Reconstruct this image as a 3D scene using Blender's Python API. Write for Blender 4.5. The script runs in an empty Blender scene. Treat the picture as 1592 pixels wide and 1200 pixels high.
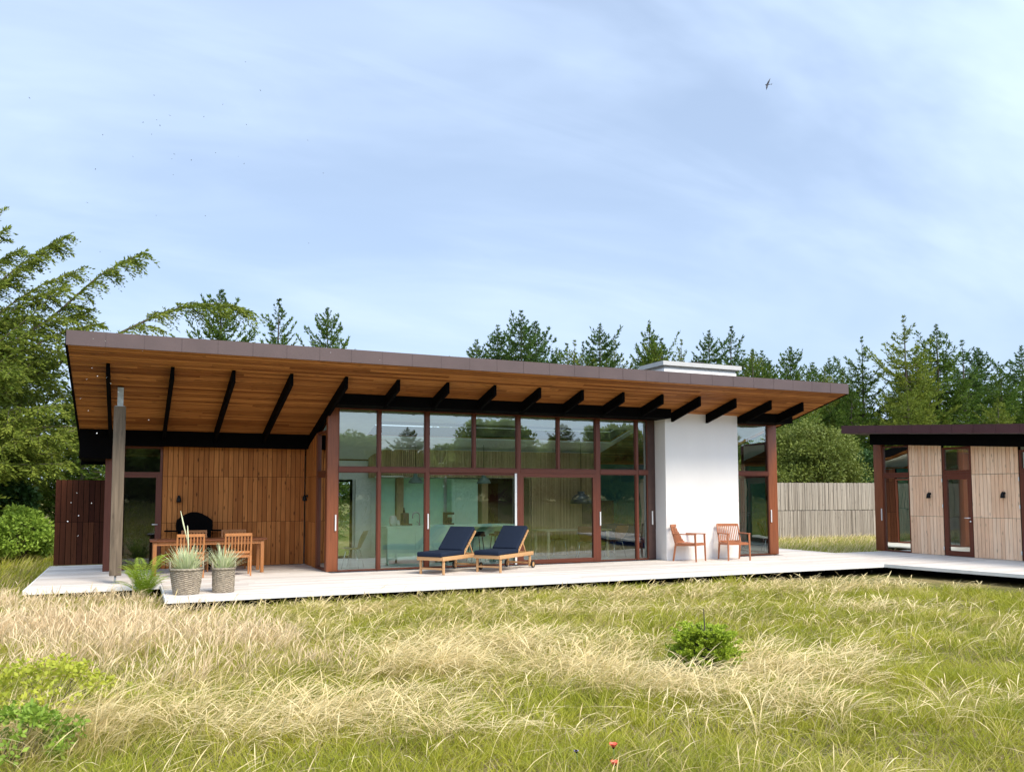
import bpy, bmesh, math, random
import numpy as np
from mathutils import Vector, Matrix, Euler
from math import sin, cos, pi, radians, sqrt, atan2, hypot

S = bpy.context.scene
C = S.collection
random.seed(7)
RNG = np.random.default_rng(11)

# ------------------------------------------------------------------ camera
cd = bpy.data.cameras.new("camera")
cam = bpy.data.objects.new("camera", cd)
C.objects.link(cam)
cd.sensor_width = 36.0
cd.lens = 1313.64 / 1592 * 36.0
cd.shift_y = 79.58 / 1592
cd.clip_end = 3000
PITCH, YAW, ROLL = 0.0678126, 0.42467, -0.002024
fwd = Vector((sin(YAW) * cos(PITCH), cos(YAW) * cos(PITCH), sin(PITCH)))
right0 = Vector((cos(YAW), -sin(YAW), 0))
up0 = right0.cross(fwd)
rt = right0 * cos(ROLL) + up0 * sin(ROLL)
up = -right0 * sin(ROLL) + up0 * cos(ROLL)
cam.matrix_world = Matrix(((rt.x, up.x, -fwd.x, 0), (rt.y, up.y, -fwd.y, 0), (rt.z, up.z, -fwd.z, 1.683), (0, 0, 0, 1)))
S.camera = cam

# ------------------------------------------------------------------ light
SUN_EL, SUN_AZ = radians(47), radians(160)          # azimuth clockwise from +Y
W = bpy.data.worlds.new("World")
S.world = W
W.use_nodes = True
nt = W.node_tree
nt.nodes.clear()
out = nt.nodes.new("ShaderNodeOutputWorld")
bg = nt.nodes.new("ShaderNodeBackground")
sky = nt.nodes.new("ShaderNodeTexSky")
sky.sky_type = 'NISHITA'
sky.sun_disc = False
sky.sun_elevation = SUN_EL
sky.sun_rotation = SUN_AZ
sky.air_density = 1.0
sky.dust_density = 1.6
sky.ozone_density = 2.0
tc = nt.nodes.new("ShaderNodeTexCoord")
sep = nt.nodes.new("ShaderNodeSeparateXYZ")
nt.links.new(tc.outputs['Generated'], sep.inputs[0])
# project the view direction on a high flat layer so the cirrus streaks foreshorten towards the horizon
addz = nt.nodes.new("ShaderNodeMath"); addz.operation = 'ADD'; addz.inputs[1].default_value = 0.28
nt.links.new(sep.outputs[2], addz.inputs[0])
mx = nt.nodes.new("ShaderNodeMath"); mx.operation = 'MAXIMUM'; mx.inputs[1].default_value = 0.05
nt.links.new(addz.outputs[0], mx.inputs[0])
dx = nt.nodes.new("ShaderNodeMath"); dx.operation = 'DIVIDE'
dy = nt.nodes.new("ShaderNodeMath"); dy.operation = 'DIVIDE'
nt.links.new(sep.outputs[0], dx.inputs[0]); nt.links.new(mx.outputs[0], dx.inputs[1])
nt.links.new(sep.outputs[1], dy.inputs[0]); nt.links.new(mx.outputs[0], dy.inputs[1])
cmb = nt.nodes.new("ShaderNodeCombineXYZ")
nt.links.new(dx.outputs[0], cmb.inputs[0]); nt.links.new(dy.outputs[0], cmb.inputs[1])


def w_noise(scale, sx, sy, rot, detail, lo, hi, seed):
    mp = nt.nodes.new("ShaderNodeMapping")
    mp.inputs['Rotation'].default_value = (0, 0, rot)
    mp.inputs['Scale'].default_value = (sx, sy, 1)
    mp.inputs['Location'].default_value = (seed, seed * 1.7, 0)
    n = nt.nodes.new("ShaderNodeTexNoise")
    n.inputs['Scale'].default_value = scale
    n.inputs['Detail'].default_value = detail
    n.inputs['Roughness'].default_value = 0.55
    n.inputs['Distortion'].default_value = 0.6
    r = nt.nodes.new("ShaderNodeMapRange")
    r.interpolation_type = 'SMOOTHSTEP'
    r.inputs[1].default_value = lo
    r.inputs[2].default_value = hi
    nt.links.new(cmb.outputs[0], mp.inputs[0]); nt.links.new(mp.outputs[0], n.inputs[0])
    nt.links.new(n.outputs[0], r.inputs[0])
    return r.outputs[0]


c1 = w_noise(1.0, 0.7, 1.5, radians(-30), 5, .36, .68, 3.0)
c2 = w_noise(2.6, 0.6, 1.8, radians(-42), 7, .40, .78, 9.0)
ad = nt.nodes.new("ShaderNodeMath"); ad.operation = 'MULTIPLY_ADD'
ad.inputs[1].default_value = 0.17
nt.links.new(c2, ad.inputs[0])
m1 = nt.nodes.new("ShaderNodeMath"); m1.operation = 'MULTIPLY_ADD'
m1.inputs[1].default_value = 0.40; m1.inputs[2].default_value = 0.50
nt.links.new(c1, m1.inputs[0]); nt.links.new(m1.outputs[0], ad.inputs[2])
ad.use_clamp = True
ssc = nt.nodes.new("ShaderNodeVectorMath"); ssc.operation = 'SCALE'; ssc.inputs[3].default_value = 0.10
nt.links.new(sky.outputs[0], ssc.inputs[0])
mixw = nt.nodes.new("ShaderNodeMix"); mixw.data_type = 'RGBA'
nt.links.new(ad.outputs[0], mixw.inputs[0])
nt.links.new(ssc.outputs[0], mixw.inputs[6])
# the thin cloud veil is brighter on the sun's side of the sky
dot = nt.nodes.new("ShaderNodeVectorMath"); dot.operation = 'DOT_PRODUCT'
nt.links.new(tc.outputs['Generated'], dot.inputs[0])
dot.inputs[1].default_value = (sin(SUN_AZ) * cos(SUN_EL), cos(SUN_AZ) * cos(SUN_EL), sin(SUN_EL))
glow = nt.nodes.new("ShaderNodeMapRange"); glow.interpolation_type = 'SMOOTHSTEP'
glow.inputs[1].default_value = .0; glow.inputs[2].default_value = 1.0
glow.inputs[3].default_value = 1.0; glow.inputs[4].default_value = 2.7
nt.links.new(dot.outputs['Value'], glow.inputs[0])
veil = nt.nodes.new("ShaderNodeVectorMath"); veil.operation = 'SCALE'
veil.inputs[0].default_value = (0.425, 0.53, 0.70)
nt.links.new(glow.outputs[0], veil.inputs[3])
nt.links.new(veil.outputs[0], mixw.inputs[7])
nt.links.new(mixw.outputs[2], bg.inputs[0])
bg.inputs[1].default_value = 1.0
nt.links.new(bg.outputs[0], out.inputs[0])

sd = bpy.data.lights.new("sun", 'SUN')
sd.energy = 2.5
sd.angle = radians(20)
sd.color = (1.0, 0.90, 0.75)
sun = bpy.data.objects.new("sun", sd)
C.objects.link(sun)
sv = Vector((sin(SUN_AZ) * cos(SUN_EL), cos(SUN_AZ) * cos(SUN_EL), sin(SUN_EL)))
sun.rotation_euler = sv.to_track_quat('Z', 'Y').to_euler()
sun.location = (0, 0, 60)

S.view_settings.view_transform = 'Standard'
S.view_settings.look = 'None'
S.view_settings.exposure = 0.82
S.view_settings.gamma = 1
S.render.engine = 'CYCLES'
S.cycles.max_bounces = 10
S.cycles.transparent_max_bounces = 16
S.cycles.use_denoising = True
S.cycles.caustics_reflective = False
S.cycles.caustics_refractive = False

# ------------------------------------------------------------------ materials


def newmat(name):
    m = bpy.data.materials.new(name)
    m.use_nodes = True
    t = m.node_tree
    b = t.nodes.get("Principled BSDF")
    return m, t, b


def rgba(c):
    return (c[0], c[1], c[2], 1)


def plain(name, col, rough=.6, metal=0., var=.12, nscale=6., bump=0., spec=.5, aniso=(1, 1, 1)):
    m, t, b = newmat(name)
    tcn = t.nodes.new("ShaderNodeTexCoord")
    mp = t.nodes.new("ShaderNodeMapping")
    mp.inputs['Scale'].default_value = aniso
    n = t.nodes.new("ShaderNodeTexNoise")
    n.inputs['Scale'].default_value = nscale
    n.inputs['Detail'].default_value = 6
    t.links.new(tcn.outputs['Object'], mp.inputs[0])
    t.links.new(mp.outputs[0], n.inputs[0])
    r = t.nodes.new("ShaderNodeMapRange")
    r.inputs[1].default_value = .3; r.inputs[2].default_value = .7
    r.inputs[3].default_value = 1 - var; r.inputs[4].default_value = 1 + var
    t.links.new(n.outputs[0], r.inputs[0])
    sc = t.nodes.new("ShaderNodeVectorMath"); sc.operation = 'SCALE'
    sc.inputs[0].default_value = col
    t.links.new(r.outputs[0], sc.inputs[3])
    t.links.new(sc.outputs[0], b.inputs['Base Color'])
    b.inputs['Roughness'].default_value = rough
    b.inputs['Metallic'].default_value = metal
    b.inputs['Specular IOR Level'].default_value = spec
    if bump:
        bp = t.nodes.new("ShaderNodeBump")
        bp.inputs['Strength'].default_value = bump
        bp.inputs['Distance'].default_value = .01
        t.links.new(n.outputs[0], bp.inputs['Height'])
        t.links.new(bp.outputs[0], b.inputs['Normal'])
    return m


def wood(name, ca, cb, axis=2, rough=.6, grain=.35, knots=.5, spec=.3, gs=1.0):
    """boards: one colour per board (random per island), grain stretched along axis, dark knots"""
    m, t, b = newmat(name)
    L = t.links.new
    tcn = t.nodes.new("ShaderNodeTexCoord")
    geo = t.nodes.new("ShaderNodeNewGeometry")
    off = t.nodes.new("ShaderNodeVectorMath"); off.operation = 'SCALE'
    off.inputs[0].default_value = (37, 53, 71)
    L(geo.outputs['Random Per Island'], off.inputs[3])
    add = t.nodes.new("ShaderNodeVectorMath"); add.operation = 'ADD'
    L(tcn.outputs['Object'], add.inputs[0]); L(off.outputs[0], add.inputs[1])
    mp = t.nodes.new("ShaderNodeMapping")
    s = [28. * gs] * 3; s[axis] = 1.6 * gs
    mp.inputs['Scale'].default_value = s
    L(add.outputs[0], mp.inputs[0])
    n = t.nodes.new("ShaderNodeTexNoise")
    n.inputs['Scale'].default_value = 1
    n.inputs['Detail'].default_value = 7
    n.inputs['Roughness'].default_value = .62
    n.inputs['Distortion'].default_value = .8
    L(mp.outputs[0], n.inputs[0])
    mp2 = t.nodes.new("ShaderNodeMapping")
    s2 = [9. * gs] * 3; s2[axis] = 3.0 * gs
    mp2.inputs['Scale'].default_value = s2
    L(add.outputs[0], mp2.inputs[0])
    v = t.nodes.new("ShaderNodeTexVoronoi")
    v.inputs['Scale'].default_value = 1
    L(mp2.outputs[0], v.inputs[0])
    kr = t.nodes.new("ShaderNodeMapRange")
    kr.inputs[1].default_value = .06; kr.inputs[2].default_value = .2
    kr.inputs[3].default_value = 1 - knots; kr.inputs[4].default_value = 1
    L(v.outputs['Distance'], kr.inputs[0])
    gr = t.nodes.new("ShaderNodeMapRange")
    gr.inputs[1].default_value = .28; gr.inputs[2].default_value = .72
    gr.inputs[3].default_value = 1 - grain; gr.inputs[4].default_value = 1 + grain * .45
    L(n.outputs[0], gr.inputs[0])
    mu = t.nodes.new("ShaderNodeMath"); mu.operation = 'MULTIPLY'
    L(kr.outputs[0], mu.inputs[0]); L(gr.outputs[0], mu.inputs[1])
    mx_ = t.nodes.new("ShaderNodeMix"); mx_.data_type = 'RGBA'
    L(geo.outputs['Random Per Island'], mx_.inputs[0])
    mx_.inputs[6].default_value = rgba(ca); mx_.inputs[7].default_value = rgba(cb)
    sc = t.nodes.new("ShaderNodeVectorMath"); sc.operation = 'SCALE'
    L(mx_.outputs[2], sc.inputs[0]); L(mu.outputs[0], sc.inputs[3])
    L(sc.outputs[0], b.inputs['Base Color'])
    b.inputs['Roughness'].default_value = rough
    b.inputs['Specular IOR Level'].default_value = spec
    bp = t.nodes.new("ShaderNodeBump")
    bp.inputs['Strength'].default_value = .25; bp.inputs['Distance'].default_value = .004
    L(n.outputs[0], bp.inputs['Height']); L(bp.outputs[0], b.inputs['Normal'])
    return m


def leafmat(name, ca, cb, rough=.55, trans=.25, hue=None, spec=.25):
    """leaves and blades: colour per leaf between ca and cb, some light passes through"""
    m, t, b = newmat(name)
    L = t.links.new
    geo = t.nodes.new("ShaderNodeNewGeometry")
    tcn = t.nodes.new("ShaderNodeTexCoord")
    n = t.nodes.new("ShaderNodeTexNoise")
    n.inputs['Scale'].default_value = .8; n.inputs['Detail'].default_value = 4
    L(tcn.outputs['Object'], n.inputs[0])
    ma = t.nodes.new("ShaderNodeMath"); ma.operation = 'MULTIPLY_ADD'; ma.use_clamp = True
    ma.inputs[1].default_value = .55
    L(geo.outputs['Random Per Island'], ma.inputs[0])
    mr = t.nodes.new("ShaderNodeMapRange")
    mr.inputs[1].default_value = .3; mr.inputs[2].default_value = .7
    mr.inputs[3].default_value = 0.; mr.inputs[4].default_value = .45
    L(n.outputs[0], mr.inputs[0]); L(mr.outputs[0], ma.inputs[2])
    mx_ = t.nodes.new("ShaderNodeMix"); mx_.data_type = 'RGBA'
    L(ma.outputs[0], mx_.inputs[0])
    mx_.inputs[6].default_value = rgba(ca); mx_.inputs[7].default_value = rgba(cb)
    L(mx_.outputs[2], b.inputs['Base Color'])
    b.inputs['Roughness'].default_value = rough
    b.inputs['Specular IOR Level'].default_value = spec
    tr = t.nodes.new("ShaderNodeBsdfTranslucent")
    L(mx_.outputs[2], tr.inputs[0])
    ms = t.nodes.new("ShaderNodeMixShader"); ms.inputs[0].default_value = trans
    o = t.nodes.get("Material Output")
    L(b.outputs[0], ms.inputs[1]); L(tr.outputs[0], ms.inputs[2]); L(ms.outputs[0], o.inputs[0])
    return m


def glassmat(name, tint=(.88, .96, .90), base=.16, gain=1.0):
    m, t, b = newmat(name)
    t.nodes.remove(b)
    L = t.links.new
    tr = t.nodes.new("ShaderNodeBsdfTransparent"); tr.inputs[0].default_value = rgba(tint)
    gl = t.nodes.new("ShaderNodeBsdfGlossy"); gl.inputs['Roughness'].default_value = 0.0
    gl.inputs[0].default_value = (.93, 1., .95, 1)
    fr = t.nodes.new("ShaderNodeFresnel"); fr.inputs[0].default_value = 1.6
    # a faint waviness of the panes
    tcn = t.nodes.new("ShaderNodeTexCoord")
    n = t.nodes.new("ShaderNodeTexNoise"); n.inputs['Scale'].default_value = 1.3; n.inputs['Detail'].default_value = 1
    L(tcn.outputs['Object'], n.inputs[0])
    bp = t.nodes.new("ShaderNodeBump"); bp.inputs['Strength'].default_value = .12; bp.inputs['Distance'].default_value = .02
    L(n.outputs[0], bp.inputs['Height']); L(bp.outputs[0], gl.inputs['Normal'])
    ma = t.nodes.new("ShaderNodeMath"); ma.operation = 'MULTIPLY_ADD'; ma.use_clamp = True
    ma.inputs[1].default_value = gain; ma.inputs[2].default_value = base
    L(fr.outputs[0], ma.inputs[0])
    ms = t.nodes.new("ShaderNodeMixShader")
    L(ma.outputs[0], ms.inputs[0]); L(tr.outputs[0], ms.inputs[1]); L(gl.outputs[0], ms.inputs[2])
    L(ms.outputs[0], t.nodes.get("Material Output").inputs[0])
    return m


M = {}
M['soffit'] = wood('soffit_larch', (.23, .076, .018), (.53, .22, .064), 0, .55, .45, .5, spec=.12, gs=.9)
M['clad'] = wood('terrace_cladding', (.37, .125, .030), (.57, .22, .060), 2, .6, .3, .7, spec=.15)
M['darkclad'] = wood('dark_cladding', (.045, .012, .006), (.105, .034, .014), 2, .7, .3, .3, spec=.1)
M['pale'] = wood('silvered_cladding', (.84, .53, .33), (.96, .68, .46), 2, .7, .25, .4)
M['fence'] = wood('weathered_fence', (.27, .225, .175), (.43, .37, .295), 2, .8, .3, .35)
M['frame'] = wood('mahogany_frame', (.115, .030, .015), (.14, .038, .019), 2, .45, .25, 0., .35)
M['frameh'] = wood('mahogany_frame_rail', (.11, .029, .014), (.135, .036, .018), 0, .45, .25, 0., .35)
M['cornerpost'] = wood('mahogany_post', (.215, .066, .027), (.24, .075, .030), 2, .45, .3, 0., .35)
M['greypost'] = wood('weathered_post', (.155, .115, .08), (.19, .145, .10), 2, .9, .5, .6, gs=.6)
M['deck'] = wood('deck_boards', (.55, .485, .42), (.74, .675, .60), 0, .8, .22, .25, spec=.15, gs=.7)
M['deckedge'] = plain('deck_edge', (.72, .69, .65), .7, var=.06)
M['black'] = plain('black_stain', (.0025, .0022, .0022), .8, var=.2, spec=.04)
M['blackmetal'] = plain('black_metal', (.006, .006, .0065), .5, var=.2, spec=.2)
M['copper'] = plain('copper_fascia', (.092, .060, .055), .5, .2, var=.10, nscale=2.2)
M['copperdark'] = plain('dark_copper_fascia', (.085, .032, .034), .42, .3, var=.10, nscale=2.2)
M['seam'] = plain('seam', (.07, .045, .042), .5, .3)
M['roofing'] = plain('roofing_felt', (.10, .09, .085), .85, var=.2, nscale=3)
M['white'] = plain('white_render', (.76, .735, .70), .9, var=.045, nscale=1.1, bump=.12, aniso=(1, 1, .5))
M['capwhite'] = plain('pale_cap', (.46, .45, .42), .6, var=.05)
M['glass'] = glassmat('glass', tint=(.91, .98, .91), base=.12)
M['glassdark'] = glassmat('terrace_glass', (.5, .6, .52), base=.03)
M['steel'] = plain('galvanised_steel', (.40, .41, .38), .5, .5, var=.2, nscale=14)
M['chrome'] = plain('chrome', (.75, .75, .76), .15, 1., var=.03)
M['alu'] = plain('satin_handle', (.82, .82, .80), .35, .3, var=.03)
M['navy'] = plain('navy_canvas', (.012, .019, .036), .9, var=.18, nscale=60, bump=.15, spec=.15)
M['teak'] = wood('teak', (.52, .29, .125), (.60, .35, .165), 0, .5, .22, .15)
M['teakred'] = wood('oiled_teak', (.36, .125, .055), (.43, .165, .075), 2, .45, .25, .1)
M['teakdining'] = wood('dining_teak', (.40, .155, .05), (.47, .20, .07), 2, .5, .25, .1)
M['tabletop'] = wood('dining_tabletop', (.17, .06, .027), (.22, .08, .035), 0, .4, .25, .1)
M['rubber'] = plain('rubber', (.015, .014, .013), .8)
M['basket'] = plain('basket_cane', (.29, .24, .175), .85, var=.35, nscale=26, bump=.5)
M['mint'] = plain('mint_cabinet', (.66, .94, .74), .45, var=.03)
M['mintwall'] = plain('mint_wall', (.58, .90, .68), .4, var=.05)
M['teal'] = plain('teal_wall', (.06, .20, .15), .8, var=.08)
M['oak'] = wood('oak_slats', (.46, .31, .15), (.62, .44, .24), 2, .6, .25, .15)
M['inwall'] = plain('interior_plaster', (.88, .88, .84), .9, var=.03)
M['concrete'] = plain('polished_concrete', (.72, .71, .68), .35, var=.12, nscale=1.6)
M['brownleather'] = plain('brown_shell', (.20, .062, .022), .5, var=.1)
M['darkbrown'] = plain('dark_brown_panel', (.055, .026, .020), .6, var=.15)
M['dome'] = plain('grey_dome', (.055, .052, .055), .4, var=.06)
M['pendant'] = plain('sage_pendant', (.16, .22, .20), .4, var=.05)
M['ceramic'] = plain('cream_ceramic', (.72, .70, .62), .3, var=.03)
M['blue'] = plain('royal_blue_fabric', (.015, .035, .16), .9, var=.2)
M['birchtable'] = plain('pale_tabletop', (.55, .45, .28), .4, var=.06)
M['needle'] = leafmat('spruce_needles', (.028, .070, .010), (.150, .215, .032), trans=.30, spec=.06)
M['needleblue'] = leafmat('spruce_needles_bluish', (.026, .066, .015), (.125, .195, .042), trans=.30, spec=.06)
M['needlewarm'] = leafmat('spruce_needles_olive', (.065, .115, .014), (.280, .310, .050), trans=.30, spec=.06)
M['bark'] = plain('bark', (.085, .066, .050), .95, var=.35, nscale=9, bump=.6)
M['leafgreen'] = leafmat('broad_leaves', (.085, .115, .018), (.22, .255, .045), trans=.28)
M['leafbright'] = leafmat('bright_leaves', (.15, .25, .03), (.34, .46, .06), trans=.32)
M['leafyellow'] = leafmat('yellow_leaves', (.27, .32, .03), (.58, .58, .07), trans=.35)
M['leafmirror'] = leafmat('brightened_leaves', (.20, .28, .07), (.40, .48, .15), trans=.55)  # leaf colour raised to make up for the backlit side facing the house
M['leafdark'] = leafmat('dark_leaves', (.02, .055, .012), (.06, .12, .025), trans=.2)
M['sapling'] = leafmat('young_spruce_needles', (.18, .28, .018), (.48, .56, .05), trans=.22)
M['fern'] = leafmat('fern_green', (.18, .30, .025), (.44, .54, .06), trans=.35)
M['spiky'] = leafmat('variegated_blade', (.40, .50, .22), (.90, .88, .62), trans=.25)
M['turf'] = leafmat('turf_blades', (.18, .225, .016), (.54, .50, .055), trans=.42)
M['mid'] = leafmat('olive_blades', (.38, .33, .075), (.64, .53, .19), trans=.38)
M['straw'] = leafmat('straw_blades', (.62, .46, .19), (.93, .78, .44), trans=.3)
M['strawpink'] = leafmat('pinkish_straw', (.62, .455, .25), (.92, .74, .47), trans=.3)
M['thatch'] = leafmat('dead_thatch', (.20, .145, .07), (.46, .36, .20), trans=.15)
M['poppy'] = plain('poppy_red', (.80, .13, .07), .6, var=.15, nscale=40)
M['cornflower'] = plain('cornflower_violet', (.30, .22, .72), .6, var=.2, nscale=40)
M['stem'] = plain('green_stem', (.12, .18, .04), .7)
M['insect'] = plain('insect_grey', (.10, .10, .115), .7)
M['insectlit'] = plain('lit_insect', (.75, .74, .72), .6)  # same insects, with the light that catches them put into the colour
M['birdgrey'] = plain('bird_plumage', (.07, .075, .095), .8)

# ground: soil and thatch under the blades
m, t, b = newmat('meadow_soil')
tcn = t.nodes.new("ShaderNodeTexCoord")
n1 = t.nodes.new("ShaderNodeTexNoise"); n1.inputs['Scale'].default_value = .55; n1.inputs['Detail'].default_value = 8
n2 = t.nodes.new("ShaderNodeTexNoise"); n2.inputs['Scale'].default_value = 14; n2.inputs['Detail'].default_value = 6
t.links.new(tcn.outputs['Object'], n1.inputs[0]); t.links.new(tcn.outputs['Object'], n2.inputs[0])
r1 = t.nodes.new("ShaderNodeValToRGB")
r1.color_ramp.elements[0].position = .38; r1.color_ramp.elements[0].color = (.10, .105, .022, 1)
r1.color_ramp.elements[1].position = .62; r1.color_ramp.elements[1].color = (.22, .17, .07, 1)
t.links.new(n1.outputs[0], r1.inputs[0])
mr = t.nodes.new("ShaderNodeMapRange"); mr.inputs[1].default_value = .3; mr.inputs[2].default_value = .7
mr.inputs[3].default_value = .6; mr.inputs[4].default_value = 1.3
t.links.new(n2.outputs[0], mr.inputs[0])
sc = t.nodes.new("ShaderNodeVectorMath"); sc.operation = 'SCALE'
t.links.new(r1.outputs[0], sc.inputs[0]); t.links.new(mr.outputs[0], sc.inputs[3])
t.links.new(sc.outputs[0], b.inputs['Base Color'])
b.inputs['Roughness'].default_value = 1
b.inputs['Specular IOR Level'].default_value = .1
M['soil'] = m

# ------------------------------------------------------------------ mesh helpers
WLOC = {}


def tag(o, label=None, cat=None, group=None, kind=None):
    if label: o['label'] = label
    if cat: o['category'] = cat
    if group: o['group'] = group
    if kind: o['kind'] = kind
    return o


def empty(name, loc=(0, 0, 0), rz=0., label=None, cat=None, group=None):
    o = bpy.data.objects.new(name, None)
    o.empty_display_size = .2
    C.objects.link(o)
    o.location = loc
    o.rotation_euler = (0, 0, rz)
    WLOC[o.name] = Vector(loc)
    return tag(o, label, cat, group)


class MB:
    """collects shapes (in the coordinates of the world, or of a thing built at the origin) and links them as one mesh"""

    def __init__(s):
        s.v = []; s.f = []; s.mi = []; s.smooth = []; s.mats = []; s.cur = 0; s.sm = False

    def use(s, mat):
        if mat not in s.mats: s.mats.append(mat)
        s.cur = s.mats.index(mat)
        return s

    def add(s, vs, fs, sm=None):
        b = len(s.v)
        s.v += [tuple(v) for v in vs]
        for f in fs:
            s.f.append(tuple(b + i for i in f)); s.mi.append(s.cur)
            s.smooth.append(s.sm if sm is None else sm)
        return s

    def box(s, x0, x1, y0, y1, z0, z1):
        vs = [(x, y, z) for z in (z0, z1) for y in (y0, y1) for x in (x0, x1)]
        return s.add(vs, [(0, 2, 3, 1), (4, 5, 7, 6), (0, 1, 5, 4), (2, 6, 7, 3), (0, 4, 6, 2), (1, 3, 7, 5)], False)

    def hexa(s, pts):
        """8 points: bottom ring 4 then top ring 4"""
        return s.add(pts, [(3, 2, 1, 0), (4, 5, 6, 7), (0, 1, 5, 4), (1, 2, 6, 5), (2, 3, 7, 6), (3, 0, 4, 7)], False)

    def obox(s, c, size, rot=(0, 0, 0)):
        R = Euler(rot).to_matrix(); c = Vector(c)
        hx, hy, hz = size[0] / 2, size[1] / 2, size[2] / 2
        vs = [c + R @ Vector((x, y, z)) for z in (-hz, hz) for y in (-hy, hy) for x in (-hx, hx)]
        return s.add(vs, [(0, 2, 3, 1), (4, 5, 7, 6), (0, 1, 5, 4), (2, 6, 7, 3), (0, 4, 6, 2), (1, 3, 7, 5)], False)

    def rbox(s, c, size, r, rot=(0, 0, 0), seg=2):
        """box with rounded edges (bevelled)"""
        bm = bmesh.new()
        bmesh.ops.create_cube(bm, size=1)
        bmesh.ops.scale(bm, vec=size, verts=bm.verts)
        bmesh.ops.bevel(bm, geom=list(bm.edges), offset=r, segments=seg, profile=.6, affect='EDGES')
        R = Euler(rot).to_matrix(); c = Vector(c)
        bm.verts.index_update()
        s.add([c + R @ v.co for v in bm.verts], [[v.index for v in f.verts] for f in bm.faces], True)
        bm.free()
        return s

    def bar(s, p, q, w, h, up=(0, 0, 1), w2=None, h2=None):
        p, q = Vector(p), Vector(q)
        d = (q - p).normalized()
        u = Vector(up)
        if abs(d.dot(u)) > .98: u = Vector((0, 1, 0))
        sx = d.cross(u).normalized(); sy = sx.cross(d).normalized()
        w2 = w if w2 is None else w2; h2 = h if h2 is None else h2
        a = [p + sx * i * w / 2 + sy * j * h / 2 for i, j in ((-1, -1), (1, -1), (1, 1), (-1, 1))]
        b = [q + sx * i * w2 / 2 + sy * j * h2 / 2 for i, j in ((-1, -1), (1, -1), (1, 1), (-1, 1))]
        return s.hexa(a + b)

    def tube(s, pts, r, n=8, caps=True):
        pts = [Vector(p) for p in pts]
        rs = r if isinstance(r, (list, tuple)) else [r] * len(pts)
        rings = []
        ref = None
        for i, p in enumerate(pts):
            d = (pts[min(i + 1, len(pts) - 1)] - pts[max(i - 1, 0)]).normalized()
            if ref is None:
                ref = Vector((0, 0, 1)) if abs(d.z) < .9 else Vector((1, 0, 0))
            sx = d.cross(ref)
            if sx.length < 1e-4: sx = d.orthogonal()
            sx.normalize(); sy = sx.cross(d).normalized()
            ref = sy
            rings.append([p + (sx * cos(2 * pi * k / n) + sy * sin(2 * pi * k / n)) * rs[i] for k in range(n)])
        vs = [v for R in rings for v in R]
        fs = []
        for i in range(len(pts) - 1):
            for k in range(n):
                a, b2 = i * n + k, i * n + (k + 1) % n
                fs.append((a, b2, b2 + n, a + n))
        if caps:
            fs.append(tuple(range(n))[::-1]); fs.append(tuple(len(vs) - n + k for k in range(n)))
        return s.add(vs, fs, True)

    def lathe(s, prof, c=(0, 0, 0), n=24, closed=True):
        """prof: (radius, z) from bottom to top"""
        vs = []; fs = []
        for r, z in prof:
            vs += [(c[0] + r * cos(2 * pi * k / n), c[1] + r * sin(2 * pi * k / n), c[2] + z) for k in range(n)]
        for i in range(len(prof) - 1):
            for k in range(n):
                a, b2 = i * n + k, i * n + (k + 1) % n
                fs.append((a, b2, b2 + n, a + n))
        if closed:
            fs.append(tuple(range(n))[::-1]); fs.append(tuple(len(vs) - n + k for k in range(n)))
        return s.add(vs, fs, True)

    def quad(s, a, b, c, d, sm=False):
        return s.add([a, b, c, d], [(0, 1, 2, 3)], sm)

    def build(s, name, mat=None, parent=None, label=None, cat=None, group=None, kind=None, loc=None):
        me = bpy.data.meshes.new(name)
        off = Vector((0, 0, 0))
        if parent is not None: off = WLOC[parent.name]
        if loc is not None: off = Vector(loc)
        me.from_pydata([(v[0] - off.x, v[1] - off.y, v[2] - off.z) for v in s.v], [], s.f)
        if s.mats:
            for m_ in s.mats: me.materials.append(m_)
            me.polygons.foreach_set('material_index', s.mi)
        elif mat is not None:
            me.materials.append(mat)
        me.polygons.foreach_set('use_smooth', s.smooth)
        me.update()
        o = bpy.data.objects.new(name, me)
        C.objects.link(o)
        if parent is not None:
            o.parent = parent
        elif loc is not None:
            o.location = loc
        WLOC[o.name] = off
        return tag(o, label, cat, group, kind)


def copy_tree(o, parent=None):
    c = o.copy()
    C.objects.link(c)
    c.parent = parent
    for k in ('label',):
        if k in c and parent is None: del c[k]
    for ch in list(o.children): copy_tree(ch, c)
    return c


def arrays_mesh(name, V, F, mat, parent=None, smooth=False, loc=None, **kw):
    """fast mesh from numpy arrays: V (n,3), F (m,k) all faces the same size, or a list of such arrays"""
    Fs = F if isinstance(F, list) else [F]
    me = bpy.data.meshes.new(name)
    me.vertices.add(len(V))
    me.vertices.foreach_set('co', np.ascontiguousarray(V, dtype=np.float32).ravel())
    nl = sum(f.size for f in Fs); nf = sum(len(f) for f in Fs)
    me.loops.add(nl)
    me.loops.foreach_set('vertex_index', np.concatenate([f.ravel() for f in Fs]).astype(np.int32))
    me.polygons.add(nf)
    tot = np.concatenate([np.full(len(f), f.shape[1]) for f in Fs])
    st = np.concatenate([[0], np.cumsum(tot)[:-1]])
    me.polygons.foreach_set('loop_start', st.astype(np.int32))
    me.polygons.foreach_set('loop_total', tot.astype(np.int32))
    if smooth: me.polygons.foreach_set('use_smooth', np.ones(nf, dtype=bool))
    me.materials.append(mat)
    me.update(calc_edges=True)
    o = bpy.data.objects.new(name, me)
    C.objects.link(o)
    if parent is not None: o.parent = parent
    if loc is not None: o.location = loc
    WLOC[o.name] = Vector(loc) if loc is not None else (WLOC[parent.name] if parent is not None else Vector((0, 0, 0)))
    return tag(o, **kw)

# ------------------------------------------------------------------ ground


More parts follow.
